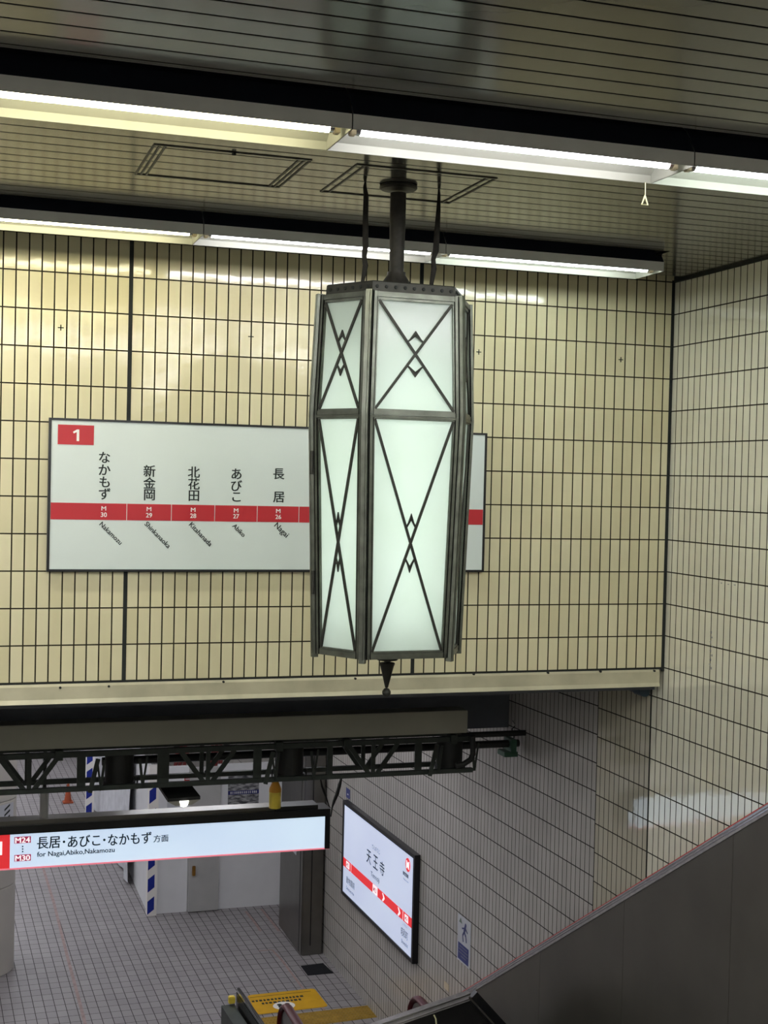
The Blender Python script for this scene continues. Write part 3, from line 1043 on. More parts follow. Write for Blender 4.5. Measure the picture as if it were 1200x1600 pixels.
for u in (92, 435, 541, 706):
    p = at(u, 1170, 1, TY0)
    MB().box((p.x - .022, TY0 - .04, ztop - .032), (p.x + .022, TY0 + .03, ztop + .026)).build('clamp', M['truss'], tr_)

# --- black lamp cans in the truss
def can(u, label):
    xc = at(u, 1195, 1, TY0).x
    yc = (TY0 + TY1) / 2 - .0
    t = thing('lamp_can', (xc, yc, zbot - .02), label, 'ceiling lamp', 'black lamp cans in the truss')
    MB().lathe((xc, yc, 0), [(0, ztop - .03), (.085, ztop - .03), (.088, ztop - .04), (.088, zbot + .01), (.080, zbot + .01), (.078, ztop - .08), (0, ztop - .08)], 28).build('body', M['can'], t, True)
    MB().lathe((xc, yc, 0), [(.080, zbot + .012), (.096, zbot + .012), (.098, zbot - .004), (.094, zbot - .016), (.080, zbot - .016), (.080, zbot + .012)], 28).build('rim', M['can'], t, True)
    for s in (-1, 1):
        yk = MB()
        yk.bar((xc + s * .105, TY0 - .03, ztop - .04), (xc + s * .125, TY0 - .03, zbot + .0), .016, .006, Y)
        yk.bar((xc + s * .125, TY0 - .03, zbot), (xc + s * .150, TY0 - .03, ztop - .03), .012, .006, Y)
        yk.build('side_bracket', M['truss'], t)
        MB().cyl((xc + s * .112, yc, zbot + .03), (xc + s * .112, yc, zbot - .045), .006, .003, 8).build('clip', M['can'], t)
    MB().bar((xc - .19, TY0 - .04, zbot - .018), (xc - .145, TY0 - .04, ztop - .03), .026, .012, Y).build('hanger', M['truss'], t)
    return t


c1 = can(190, 'black cylindrical lamp can at the left, above the letters of the lit direction sign')
x457 = at(459, 1195, 1, TY0).x - at(190, 1195, 1, TY0).x
x712 = at(711, 1195, 1, TY0).x - at(190, 1195, 1, TY0).x
copy_tree(c1, (x457, 0, 0), 'black cylindrical lamp can in the middle, right above the yellow hanging lamp')
copy_tree(c1, (x712, 0, 0), 'black cylindrical lamp can at the right end of the truss, beside a pipe elbow')

# --- grey casing above the truss
gx = at(731, 1120, 1, TY0 - .06)
gz0, gz1 = at(400, 1158, 1, TY0 - .06).z, at(400, 1121, 1, TY0 - .06).z
tag(MB().box((-6, TY0 - .06, gz0), (gx.x, TY0 + .10, gz1)).build('cable_casing', M['boxgrey'], bevel=.004), 'long plain grey casing lying along the top of the dark truss', 'casing')
# --- pipes
pz = at(600, 1171, 1, 1.86)
pe = at(810, 1166, 1, 1.86)
o = MB().tube([(-2.9, 1.86, pz.z), (pe.x, 1.86, pz.z + .005)], .026, 12).build('pipe', M['can'], None, True)
tag(o, 'straight black pipe seen through the truss, ending at the green bracket', 'pipe')
cz_ = at(770, 1147, 1, 1.80)
o = MB().tube([(gx.x - .05, 1.80, cz_.z), (wallx(1.8) - .005, 1.80, cz_.z)], .020, 12).build('conduit', M['can'], None, True)
tag(o, 'dark conduit running from the grey casing end into the right wall', 'pipe')
e = [at(u, v, 1, 1.42) for u, v in ((738, 1150), (739, 1165), (739, 1178), (735, 1187), (724, 1194), (712, 1196))]
o = MB().tube(e, .019, 12).build('pipe_elbow', M['can'], None, True)
tag(o, 'bent black pipe elbow beside the rightmost lamp can', 'pipe')
gb = at(796, 1160, 1, 1.86)
gt = thing('wall_bracket', (gb.x, 1.86, gb.z - .06), 'dark green bracket holding the pipe end near the right wall', 'bracket')
MB().box((gb.x - .012, 1.80, gb.z - .07), (gb.x + .03, 1.93, gb.z + .03)).build('plate', M['greenbr'], gt, bevel=.003)
MB().box((gb.x - .06, 1.80, gb.z - .09), (gb.x + .04, 1.93, gb.z - .055)).build('foot', M['greenbr'], gt, bevel=.003)
# wires tied near the wall
ww = [at(u, v, 1, 1.98) for u, v in ((806, 1133), (800, 1139), (803, 1152), (798, 1158))]
tag(MB().tube(ww, .004, 6).build('wire', M['can']), 'short loose wire above the green bracket', 'wire')
ww = [at(u, v, 1, 1.98) for u, v in ((809, 1121), (804, 1131), (801, 1126))]
tag(MB().tube(ww, .003, 6).build('wire', M['can']), 'forked wire end at the lower corner of the dark beam', 'wire')
# teal duct under the trim near the corner
d0, d1 = at(1004, 1079, 0, -.06), at(935, 1075, 0, -.06)
t = thing('drain_pipe', (-.06, d0.y, d0.z), 'dark teal pipe along the right wall just under the metal trim', 'pipe')
MB().tube([(-.055, d0.y, d0.z), (-.055, d1.y, d0.z - .0)], .026, 16).build('pipe_run', M['teal'], t, True)
MB().tube([(-.055, d0.y - .02, d0.z), (-.055, d0.y + .07, d0.z)], .034, 16).build('end_cap', M['teal'], t, True)

# --- small emergency lamp with a tilted dark cover
A = [at(u, v, 1, yy) for u, v, yy in ((246, 1229, 1.80), (295, 1226, 1.80), (313, 1249, 1.62), (262, 1253, 1.62))]
el = thing('emergency_lamp', ((A[2] + A[3]) / 2), 'small lamp with glowing white lens under a tilted black cover, above the lit direction sign', 'lamp')
MB().prism(A, (0, 0, .02)).build('cover', M['can'], el)
bx = [A[3] + Vector((.0, .005, 0)), A[2] + Vector((0, .005, 0)), A[2] + Vector((-.03, .1, .0)), A[3] + Vector((.03, .1, .0))]
lowc = [(A[3] * .62 + A[2] * .38) - Z * .032, (A[3] * .3 + A[2] * .7) - Z * .032]
hous = MB().prism([A[3], A[2], A[2] * .75 + A[3] * .25 - Z * .03, A[3] * .75 + A[2] * .25 - Z * .03], (0, .12, .0)).build('housing', M['boxgrey'], el)
lc = at(287, 1251, 1, 1.64)
MB().lathe(lc, [(0, -.040), (.018, -.036), (.030, -.024), (.035, -.004), (.035, .004), (0, .004)], 20).build('lens', M['lens'], el, True)

# --- yellow hanging lamp
yl = at(430, 1238, 1, 2.2)
yt = thing('hanging_lamp', (yl.x, 2.2, yl.z - .09), 'yellow cylinder with a pointed orange top hanging behind the lit direction sign', 'lamp')
zt_ = at(430, 1217, 1, 2.2).z
zm_ = at(430, 1237, 1, 2.2).z
zb_ = at(430, 1262, 1, 2.2).z
MB().lathe((yl.x, 2.2, 0), [(0, zb_), (.040, zb_), (.041, zm_), (0, zm_)], 20).build('body', M['yelcap'], yt, True)
MB().lathe((yl.x, 2.2, 0), [(0, zm_ + .001), (.042, zm_ + .001), (.041, zm_ + .022), (.014, zt_), (0, zt_ + .002)], 20).build('cap', M['orange'], yt, True)
MB().cyl((yl.x, 2.2, zt_ - .005), (yl.x, 2.2, BZ), .007, .007, 8).build('hanger_rod', M['can'], yt)

# ================================================================== LIT DIRECTION SIGN
DY = 2.57
dl, dr = -4.3, at(515, 1295, 1, DY).x
dzt, dzb = at(300, 1275, 1, DY).z, at(300, 1339, 1, DY).z
ztop_f = at(300, 1287, 1, DY).z
ds = thing('direction_sign', ((dl + dr) / 2, DY, dzb), 'lit hanging direction sign with black frame and red left end, under the truss', 'sign')
fm = MB()
fm.box((dl, DY + .004, dzb - .002), (dr, DY + .17, dzt))
fm.box((dl, DY - .012, ztop_f), (dr, DY + .004, dzt))
fm.box((dr - .038, DY - .012, dzb - .002), (dr, DY + .004, ztop_f))
fm.build('case', M['black'], ds)
MB().box((dl, DY + .02, dzt), (dr - .09, DY + .15, dzt + .028)).build('top_rail', M['stainless'], ds)
MB().box((at(430, 1260, 1, DY).x, DY + .0, dzt + .001), (at(497, 1260, 1, DY).x, DY + .14, dzt + .03)).build('top_box', M['black'], ds)
xred = at(15.3, 1330, 1, DY).x
fa = MB().box((xred, DY - .006, dzb + .006), (dr - .038, DY + .003, ztop_f)).build('lit_face', M['face_a'], ds)
MB().box((dl + .01, DY - .006, dzb + .006), (xred, DY + .003, ztop_f)).build('red_face', M['litred'], ds, label='lit red left end')
MB().box((dl, DY - .010, dzb - .004), (dr, DY + .0035, dzb + .006)).build('red_edge', M['litpink'], ds, label='pinkish red bottom edge')
DP = DY - .0075
wa, wb = at(-30, 1338, 1, DP), at(3.5, 1315, 1, DP)
MB().box((wa.x, DP - .001, wa.z), (wb.x, DP + .001, wb.z)).build('white_plate', M['litwhite'], ds)
for bdy, v0, v1 in (('M24', 1305.8, 1319), ('M30', 1333.8, 1347)):
    a, b = at(22.3, v1, 1, DP), at(48.4, v0, 1, DP)
    pl = MB().box((a.x, DP - .001, a.z + .003), (b.x, DP + .001, b.z - .003)).build('station_plate', M['crimson'], fa)
    write(MB(), bdy, ((a.x + b.x) / 2, DP - .002, (a.z + b.z) / 2), X, Z, h=.036, wd=.094, heavy=.0014).build('station_code', M['litwhite'], pl)
dots = MB()
for v in (1322.6, 1326.6, 1330.6):
    c = at(35.4, v, 1, DP)
    dots.cyl((c.x, DP - .001, c.z), (c.x, DP + .001, c.z), .005, .005, 10)
dots.build('dots', M['litink'], fa)
dv_ = lambda u: 1317.3 - (u - 58) * .0475
for bdy, ua, ub in (('長居', 58, 94), ('あびこ', 106.2, 156.5), ('なかもず', 169, 236.5)):
    pa, pb = at(ua, dv_(ua), 1, DP), at(ub, dv_(ub), 1, DP)
    write(MB(), bdy, (pa + pb) / 2, X, Z, wd=(pb - pa).length, h=.080, heavy=.0016).build('destination', M['litink'], fa)
for u in (100, 163):
    c = at(u, dv_(u), 1, DP)
    MB().cyl((c.x, DP - .001, c.z), (c.x, DP + .001, c.z), .0085, .0085, 12).build('separator_dot', M['litink'], fa)
pa, pb = at(240, 1310.5, 1, DP), at(263, 1309.2, 1, DP)
write(MB(), '方面', (pa + pb) / 2, X, Z, wd=(pb - pa).length, h=.050, heavy=.001).build('destination_suffix', M['litink'], fa)
pa, pb = at(58, 1335.3, 1, DP), at(179, 1328.6, 1, DP)
write(MB(), 'for Nagai,Abiko,Nakamozu', (pa + pb) / 2 - Z * .002, X, Z, wd=(pb - pa).length, heavy=.001).build('destination_latin', M['litink'], fa)
c = at(69, 1270, 1, DY + .08)
hg = MB().cyl((c.x, DY + .08, dzt + .02), (c.x, DY + .08, at(69, 1238, 1, DY + .08).z), .030, .030, 18).build('hanger_sleeve', M['doorgrey'], ds, True)
MB().cyl((c.x, DY + .08, at(69, 1238, 1, DY + .08).z), (c.x, DY + .08, -.51), .013, .013, 12).build('hanger_rod', M['can'], ds, True)
xh = at(420, 1270, 1, DY + .08).x
# loose black cords at its right end
cc = [at(u, v, 1, 2.9) for u, v in ((534, 1214), (531, 1225), (527, 1240), (522, 1252), (519, 1262), (517, 1276))]
o = MB().tube(cc, [.006, .014, .015, .012, .006, .005], 8).build('cord', M['can'], None, True)
tag(o, 'loose black cord with a plug hanging beside the right end of the lit direction sign', 'cord')
cc = [at(u, v, 1, 2.9) for u, v in ((501, 1218), (503, 1228), (506, 1236), (511, 1250), (515, 1262))]
o = MB().tube(cc, [.005, .008, .009, .005, .004], 8).build('cord', M['can'], None, True)
tag(o, 'thin black cord hanging in front of the steel pillar above the lit direction sign', 'cord')

# ================================================================== LIT STATION NAME BOARD ON THE LOWER WALL
OFF = .045
C_ = [atw(537, 1252, OFF), atw(650, 1334, OFF), atw(645, 1502, OFF), atw(534, 1399, OFF)]
yl_, yr_ = (C_[0].y + C_[3].y) / 2, (C_[1].y + C_[2].y) / 2
zt2, zb2 = (C_[0].z + C_[1].z) / 2, (C_[2].z + C_[3].z) / 2


def wp(y, off=0.0, z=0.0):
    return Vector((-AL * (y - BEND) - off, y, z))


ymid = (yl_ + yr_) / 2
bt = thing('station_name_board', wp(ymid, 0, zb2), 'lit white station name board in a black case on the lower tiled wall', 'sign')
cs = MB()
FWb = .034
cs.prism([wp(yl_, .002, zb2), wp(yr_, .002, zb2), wp(yr_, .002, zt2), wp(yl_, .002, zt2)], -WN * (OFF - .004))
for a, b, z0, z1 in ((yl_, yl_ - FWb, zb2, zt2), (yr_ + FWb, yr_, zb2, zt2), (yl_ - FWb, yr_ + FWb, zb2, zb2 + FWb), (yl_ - FWb, yr_ + FWb, zt2 - FWb, zt2)):
    cs.prism([wp(a, OFF - .004, z0), wp(b, OFF - .004, z0), wp(b, OFF - .004, z1), wp(a, OFF - .004, z1)], -WN * .012)
cs.build('case', M['black'], bt)
fb = MB().prism([wp(yl_ - FWb, OFF - .003, zb2 + FWb), wp(yr_ + FWb, OFF - .003, zb2 + FWb), wp(yr_ + FWb, OFF - .003, zt2 - FWb), wp(yl_ - FWb, OFF - .003, zt2 - FWb)], -WN * .004).build('lit_face', M['face_b'], bt)
FO = OFF + .0025
bl_, br2 = atw(538.5, 1350, FO), atw(640, 1437, FO)
bc = (bl_.z + br2.z) / 2
bh = .082
strip = MB().prism([wp(yl_ - FWb, OFF + .0012, bc - bh / 2), wp(yr_ + FWb, OFF + .0012, bc - bh / 2), wp(yr_ + FWb, OFF + .0012, bc + bh / 2), wp(yl_ - FWb, OFF + .0012, bc + bh / 2)], -WN * .0008).build('line_band', M['litred'], fb)


def wplate(u, v, ww_, hh, material, name, parent, txt=None, tm=None, z=None):
    c = atw(u, v, FO)
    zc = bc if z is None else z
    y0_, y1_ = c.y + ww_ / 2, c.y - ww_ / 2
    o = MB().prism([wp(y0_, FO, zc - hh / 2), wp(y1_, FO, zc - hh / 2), wp(y1_, FO, zc + hh / 2), wp(y0_, FO, zc + hh / 2)], -WN * .0006).build(name, material, parent)
    if txt:
        write(MB(), txt, wp(c.y, FO + .0012, zc), WD, Z, wd=ww_ * .72, h=hh * .55, bold=.02).build('station_code', tm, o)
    return c


wplate(543.5, 1350, .100, .060, M['litwhite'], 'station_plate', strip, 'M22', M['crimson'])
wplate(586, 1391, .130, .078, M['litwhite'], 'station_plate', strip, 'M23', M['crimson'])
wplate(635, 1434, .085, .060, M['litwhite'], 'station_plate', strip, 'M24', M['crimson'])
wplate(548.5, 1354, .006, bh, M['litwhite'], 'divider', strip)
wplate(629.5, 1429, .006, bh, M['litwhite'], 'divider', strip)
for u, v in ((599, 1402), (623.5, 1424)):
    c = atw(u, v, FO)
    ch_ = MB()
    y0_ = c.y + .035
    for k in range(1):
        pts = [(0, -.034), (.03, -.034), (.07, 0), (.03, .034), (0, .034), (.034, 0)]
        ch_.prism([wp(y0_ - a, FO, bc + b) for a, b in pts], -WN * .0006)
    ch_.build('arrow', M['litwhite'], strip)


def wtext(body, u, v, h, wd_, name, material=None, bold=0.0):
    c = atw(u, v, FO)
    write(MB(), body, c, WD, Z, h=h, wd=wd_, heavy=max(bold, 0) * .16).build(name, material or M['litink'], fb)


wtext('てんのうじ', 587.2, 1327, .040, .215, 'station_reading')
for ch, u, v in (('天', 576.3, 1339), ('王', 586.7, 1347.5), ('寺', 597, 1357)):
    wtext(ch, u, v, .120, .125, 'station_name', None, .012)
wtext('Tennoji', 586, 1371.5, .060, .24, 'station_name_latin', None, -.005)
wtext('動物園前', 547.5, 1379.5, .066, .25, 'neighbour_name')
wtext('Dobutsuen-mae', 547, 1392, .030, .24, 'neighbour_name_latin')
wtext('しょうわちょう', 632.5, 1446, .022, .12, 'neighbour_reading', M['greyink'])
wtext('昭和町', 631.8, 1459, .070, .165, 'neighbour_name')
wtext('Showacho', 632, 1474, .034, .155, 'neighbour_name_latin')
lg = atw(637.3, 1351.5, FO)
logo = MB()
lr = .058
logo.cyl(lg - WN * .0002, lg - WN * .0008, lr, lr, 32)
lo = logo.build('logo', M['litred'], fb)
write(MB(), 'M', lg - WN * .0016, WD, Z, h=.066, wd=.070, bold=.05).build('logo_letter', M['litwhite'], lo)
wtext('御堂筋線', 633.8, 1366.5, .034, .135, 'line_name', None, .01)
wtext('Midosuji Line', 634.2, 1376, .020, .125, 'line_name_latin')

# --- safety poster, small stickers on the lower wall
P_ = [atw(715.5, 1427, .004), atw(736, 1442, .004), atw(733.3, 1515, .004), atw(714.5, 1498, .004)]
py0, py1 = (P_[0].y + P_[3].y) / 2, (P_[1].y + P_[2].y) / 2
pz0, pz1 = (P_[2].z + P_[3].z) / 2, (P_[0].z + P_[1].z) / 2
pt = thing('safety_poster', wp((py0 + py1) / 2, 0, pz0), 'narrow white poster, falling figure over blue text box, on tiled wall above sloping balustrade', 'poster')
sh = MB().prism([wp(py0, .001, pz0), wp(py1, .001, pz0), wp(py1, .001, pz1), wp(py0, .001, pz1)], -WN * .003).build('sheet', M['paper'], pt)
pw, ph = py0 - py1, pz1 - pz0


def onp(a, b):
    return wp(py0 - pw * a, .0048, pz0 + ph * b)


MB().prism([onp(.06, .04), onp(.9, .04), onp(.9, .40), onp(.06, .40)], -WN * .0006).build('text_box', M['paperblue'], sh)
lines = MB()
for bb, a0, a1 in ((.33, .2, .8), (.26, .14, .84), (.19, .14, .84), (.12, .3, .7)):
    lines.prism([onp(a0, bb) - WN * .001, onp(a1, bb) - WN * .001, onp(a1, bb + .02) - WN * .001, onp(a0, bb + .02) - WN * .001], -WN * .0004)
lines.build('text_lines', M['greyink'], sh)
MB().prism([onp(.1, .84), onp(.34, .84), onp(.22, .95)], -WN * .0006).build('warning_triangle', M['greenink'], sh)
fig = MB()
fig.cyl(onp(.62, .86), onp(.62, .86) - WN * .0006, .016, .016, 12)
for a, b, c, d, wv in ((.60, .83, .52, .70, .030), (.52, .70, .66, .62, .018), (.66, .62, .70, .50, .014), (.52, .70, .40, .60, .018), (.40, .60, .46, .47, .014), (.58, .80, .78, .72, .012), (.58, .79, .34, .74, .012)):
    fig.bar(onp(a, b), onp(c, d), wv, .0012, WN)
fig.build('figure', M['inkblue'], sh)
s_ = [atw(541, 1230, .003), atw(546.5, 1246, .003)]
st = MB().prism([wp(s_[0].y, .001, s_[1].z - .02), wp(s_[1].y, .001, s_[1].z - .02), wp(s_[1].y, .001, s_[0].z), wp(s_[0].y, .001, s_[0].z)], -WN * .003).build('sticker', M['paperblue'])
tag(st, 'small blue sticker on the tiles above the station name board', 'sticker')
MB().prism([wp(s_[0].y - .04, .0042, s_[1].z + .01), wp(s_[1].y + .04, .0042, s_[1].z + .01), wp(s_[1].y + .04, .0042, s_[0].z - .05), wp(s_[0].y - .04, .0042, s_[0].z - .05)], -WN * .0006).build('print', M['paper'], st)
s_ = [atw(694, 1532, .003), atw(701, 1550, .003)]
st = MB().prism([wp(s_[0].y, .001, s_[1].z), wp(s_[1].y, .001, s_[1].z), wp(s_[1].y, .001, s_[0].z), wp(s_[0].y, .001, s_[0].z)], -WN * .003).build('sticker', M['socket'])
tag(st, 'small worn yellowish sticker on the tiles low beside the sloping balustrade', 'sticker')

# ================================================================== SLOPING BALUSTRADE (right foreground)
BX = -.20
SL = -.6132
pA, pB = at(690, 1570, 0, BX), at(1200, 1255, 0, BX)
zat = lambda y: pA.z + SL * (y - pA.y)
bal = thing('escalator_balustrade', (BX, 0, FZ), 'tall dark stainless steel sloping balustrade along the right wall', 'balustrade')
seams = [pA.y + .9] + [at(u, 1540, 0, BX).y for u in (843, 972, 1139)] + [-2.9, -4.2]
DW = .050
for a, b in zip(seams, seams[1:]):
    ya, yb = a - .0015, b + .0015
    tk = .02
    zlow = lambda y: max(FZ, zat(y) - 2.4)
    MB().prism([(BX, ya, zlow(ya)), (BX, yb, zlow(yb)), (BX, yb, zat(yb) - DW), (BX, ya, zat(ya) - DW)], (tk, 0, 0)).build('steel_panel', M['stainless_dark'], bal)
ya, yb = seams[0], seams[-1]
MB().prism([(BX - .004, ya, zat(ya) - DW), (BX - .004, yb, zat(yb) - DW), (BX - .004, yb, zat(yb) - .006), (BX + .05, yb, zat(yb)), (BX + .05, yb, zat(yb) - DW)][:4] and
           [(BX - .006, ya, zat(ya) - DW), (BX - .006, yb, zat(yb) - DW), (BX - .006, yb, zat(yb) - .004), (BX - .006, ya, zat(ya) - .004)], (.09, 0, 0)).build('deck_rail', M['deck'], bal)
for o_ in (.012, .028):
    MB().prism([(BX - .009, ya, zat(ya) - o_ - .006), (BX - .009, yb, zat(yb) - o_ - .006), (BX - .009, yb, zat(yb) - o_), (BX - .009, ya, zat(ya) - o_)], (.004, 0, 0)).build('deck_bead', M['chrome'], bal)
MB().prism([(BX + .084, ya, zat(ya) - .02), (BX + .084, yb, zat(yb) - .02), (BX + .084, yb, zat(yb) + .046), (BX + .084, ya, zat(ya) + .046)], (.014, 0, 0)).build('red_edge_line', M['redline'], bal)

# --- gable shaped guard panel in front of it
GY = 1.30
ga, gl, gr = at(733, 1555, 1, GY), at(600, 1601, 1, GY), at(775, 1601, 1, GY)
ex = 1.6
gl2 = ga + (gl - ga) * ex
gr2 = ga + (gr - ga) * ex
gd = thing('guard_panel', (ga.x, GY, FZ), 'dark guard panel with bright metal edges rising to a point, in front of sloping balustrade', 'guard panel')
MB().prism([ga, gr2, (gr2.x, GY, FZ), (gl2.x, GY, FZ), gl2], (0, .02, 0)).build('panel', M['darkglass'], gd)
MB().bar(ga, gl2, .050, .05, Y).build('edge_rail', M['deck'], gd)
dgl = (gl2 - ga).normalized()
MB().bar(ga + Vector((0, -.027, .019)), gl2 + Vector((0, -.027, .019)), .008, .006, Y).build('edge_bead', M['chrome'], gd)
MB().bar(ga + Vector((0, -.027, -.012)), gl2 + Vector((0, -.027, -.012)), .006, .006, Y).build('edge_bead', M['chrome'], gd)
MB().bar(ga + Vector((.018, 0, .0)), gr2 + Vector((.018, 0, 0)), .075, .05, Y).build('edge_rail', M['black'], gd)
MB().bar(ga + Vector((-.012, -.027, 0)), gr2 + Vector((-.012, -.027, 0)), .012, .006, Y).build('edge_bead', M['chrome'], gd)
cw = [at(u, v, 1, GY - .004) for u, v in ((678, 1586), (681, 1592), (682, 1604))]
MB().tube(cw, .005, 6).build('cord', M['pull'], gd)

# ================================================================== LOWER ESCALATOR (handrail ends)
def handrail(x, ytip, ztop_, label, yback):
    t = thing('escalator_handrail', (x, ytip - .3, FZ), label, 'handrail')
    r = .20
    yc, zc = ytip - r, ztop_ - r
    pts = [(x, yback, ztop_)]
    pts.append((x, yc, ztop_))
    for k in range(1, 13):
        a = math.pi / 2 - math.pi * k / 12
        pts.append((x, yc + r * math.cos(a), zc + r * math.sin(a)))
    pts.append((x, yback, ztop_ - 2 * r))
    MB().tube(pts, .036, 12, .62, X).build('rubber_belt', M['handrail'], t, True)
    n = MB()
    poly = [(x - .012, yback, ztop_ - .03), (x - .012, yc, ztop_ - .03)]
    for k in range(1, 12):
        a = math.pi / 2 - math.pi * k / 12
        poly.append((x - .012, yc + (r - .03) * math.cos(a), zc + (r - .03) * math.sin(a)))
    poly += [(x - .012, yc, ztop_ - 2 * r + .03), (x - .012, yback, ztop_ - 2 * r + .03)]
    n.prism(poly, (.024, 0, 0)).build('newel_panel', M['stainless'], t)
    MB().box((x - .06, yback, FZ), (x + .06, yc + .1, ztop_ - 2 * r - .04)).build('skirt', M['stainless_dark'], t, bevel=.004)
    return t


handrail(-.40, 2.95, -2.90, 'curved dark red escalator handrail end against the right tiled wall, half behind the guard panel', 1.45)
handrail(-1.40, 3.05, -2.90, 'curved dark red escalator handrail end in front of the yellow floor sign', 1.45)
# comb plate between the handrails
tag(MB().box((-1.33, 3.1, FZ + .001), (-.47, 4.6, FZ + .012)).build('landing_plate', M['plate_green'], bevel=.003), 'dark grey metal escalator landing plate between the handrail ends', 'floor plate')

# --- chrome topped guard post left of it
ba, bb_ = at(372, 1546, 2, -2.95), at(412, 1604, 2, -2.95)
gt_ = thing('barrier', (ba.x, ba.y, FZ), 'low dark barrier with a chrome top rail left of the yellow floor sign', 'barrier')
dv = (bb_ - ba)
dv2 = ba + dv * 1.25
MB().bar(ba, dv2, .030, .03, Z).build('top_rail', M['chrome'], gt_, bevel=.006)
sd = Vector((dv.y, -dv.x, 0)).normalized()
if sd.x > 0: sd = -sd
MB().prism([ba - Z * .02, dv2 - Z * .02, (dv2.x, dv2.y, FZ), (ba.x, ba.y, FZ)], sd * .015).build('dark_panel', M['darkglass'], gt_)
lo_ = sd * .03 - Z * .11
MB().prism([ba + lo_, dv2 + lo_, Vector((dv2.x, dv2.y, FZ)) + sd * .03, Vector((ba.x, ba.y, FZ)) + sd * .03], sd * .10).build('side_box', M['plate_green'], gt_)
MB().box(ba + sd * .05 + Vector((-.025, -.025, -.10)), ba + sd * .05 + Vector((.025, .02, -.045))).build('clip', M['yelcap'], gt_, bevel=.006)

# ================================================================== ON THE LOWER FLOOR
# yellow floor sign
Pm = [at(u, v, 2, FZ) for u, v in ((386, 1556), (491, 1545), (513, 1573), (402, 1586))]
fs_ = thing('floor_sign', sum(Pm, Vector()) / 4, 'yellow floor sign with footprints in a white oval, at the end of the escalator', 'floor sign')


def onm(a, b, z=.005):
    p = Pm[0].lerp(Pm[1], a).lerp(Pm[3].lerp(Pm[2], a), b)
    return Vector((p.x, p.y, FZ + z))


sheet = MB()
poly = []
rc = .07
for ca, cb, s0 in ((rc, rc, 180), (1 - rc, rc, 270), (1 - rc, 1 - rc, 0), (rc, 1 - rc, 90)):
    for k in range(5):
        a = math.radians(s0 + k * 22.5)
        poly.append(onm(ca + rc * math.cos(a), cb + rc * math.sin(a), .001))
sheet.prism(poly, (0, 0, .004))
sh = sheet.build('sheet', M['yellow'], fs_)
tx = MB()
for row, a0, a1 in ((.30, .02, .78), (.46, .14, .70)):
    a = a0
    while a < a1:
        ww_ = random.uniform(.03, .05)
        tx.prism([onm(a, row, .0052), onm(a + ww_, row, .0052), onm(a + ww_, row + .085, .0052), onm(a, row + .085, .0052)], (0, 0, .0006))
        a += ww_ + .018
tx.prism([onm(.02, .13, .0052), onm(.92, .13, .0052), onm(.92, .145, .0052), onm(.02, .145, .0052)], (0, 0, .0006))
tx.build('text_marks', M['ink'], sh)
MB().prism([onm(.42 + .155 * math.cos(2 * math.pi * k / 24), .72 + .20 * math.sin(2 * math.pi * k / 24), .0052) for k in range(24)], (0, 0, .0008)).build('oval', M['paint_white'], sh)
for sgn in (-1, 1):
    ft = MB()
    c0 = .42 + sgn * .055
    ft.prism([onm(c0 + .035 * math.cos(2 * math.pi * k / 16), .66 + .05 * math.sin(2 * math.pi * k / 16), .0062) for k in range(16)], (0, 0, .0006))
    ft.prism([onm(c0 + .03 * math.cos(2 * math.pi * k / 16), .76 + .09 * math.sin(2 * math.pi * k / 16), .0063) for k in range(16)], (0, 0, .0006))
    ft.prism([onm(c0 + .026 * math.cos(2 * math.pi * k / 16), .85 + .04 * math.sin(2 * math.pi * k / 16), .0062) for k in range(16)], (0, 0, .0006))
    ft.build('footprint', M['ink'], sh)
# tactile paving
Tt = [at(u, v, 2, FZ) for u, v in ((400, 1592), (578, 1571), (594, 1589), (420, 1612))]
tp = thing('tactile_paving', sum(Tt, Vector()) / 4, 'worn yellow tactile paving strip beyond the yellow floor sign by the wall', 'tactile paving')
MB().prism([p + Z * .001 for p in Tt], (0, 0, .003)).build('slab', M['tactile'], tp)
bl2 = MB()
for i in range(34):
    for j in range(6):
        p = Tt[0].lerp(Tt[1], (i + .5) / 34).lerp(Tt[3].lerp(Tt[2], (i + .5) / 34), (j + .5) / 6)
        bl2.cyl(p + Z * .0035, p + Z * .009, .013, .008, 8)
tag(bl2.build('studs', M['tactile'], tp), None, None, None, 'stuff')
# black mat by the pillar
Pk = [at(u, v, 2, FZ) for u, v in ((470, 1510), (505, 1506), (521, 1521), (481, 1524.5))]
tag(MB().prism([p + Z * .001 for p in Pk], (0, 0, .006)).build('floor_mat', M['mat_black'], bevel=.001), 'small black mat on the grey tiles in front of the steel pillar', 'mat')
# worn pink tape marks
def strip_on_floor(uvs, wd_, label):
    b = MB()
    pts = [at(u, v, 2, FZ) for u, v in uvs]
    for a, c in zip(pts, pts[1:]):
        d = (c - a).normalized()
        s = Vector((-d.y, d.x, 0)) * wd_ / 2
        b.prism([a - s + Z * .0008, c - s + Z * .0008, c + s + Z * .0008, a + s + Z * .0008], (0, 0, .0006))
    tag(b.build('tape_mark', M['pinkmark']), label, 'floor marking')


strip_on_floor([(66, 1352), (84, 1410), (104, 1490), (128, 1580), (136, 1612)], .030, 'long faint pink tape mark running over the floor tiles at left')
strip_on_floor([(404, 1486), (425, 1484), (440, 1500), (470, 1540), (495, 1568), (540, 1606)], .024, 'faint pink tape mark leading across the yellow floor sign')
strip_on_floor([(384, 1424), (400, 1444), (407, 1455)], .030, 'short pink tape mark left of the steel pillar base')
strip_on_floor([(408, 1420), (424, 1440), (436, 1455)], .030, 'short pink tape mark touching the side of the steel pillar')

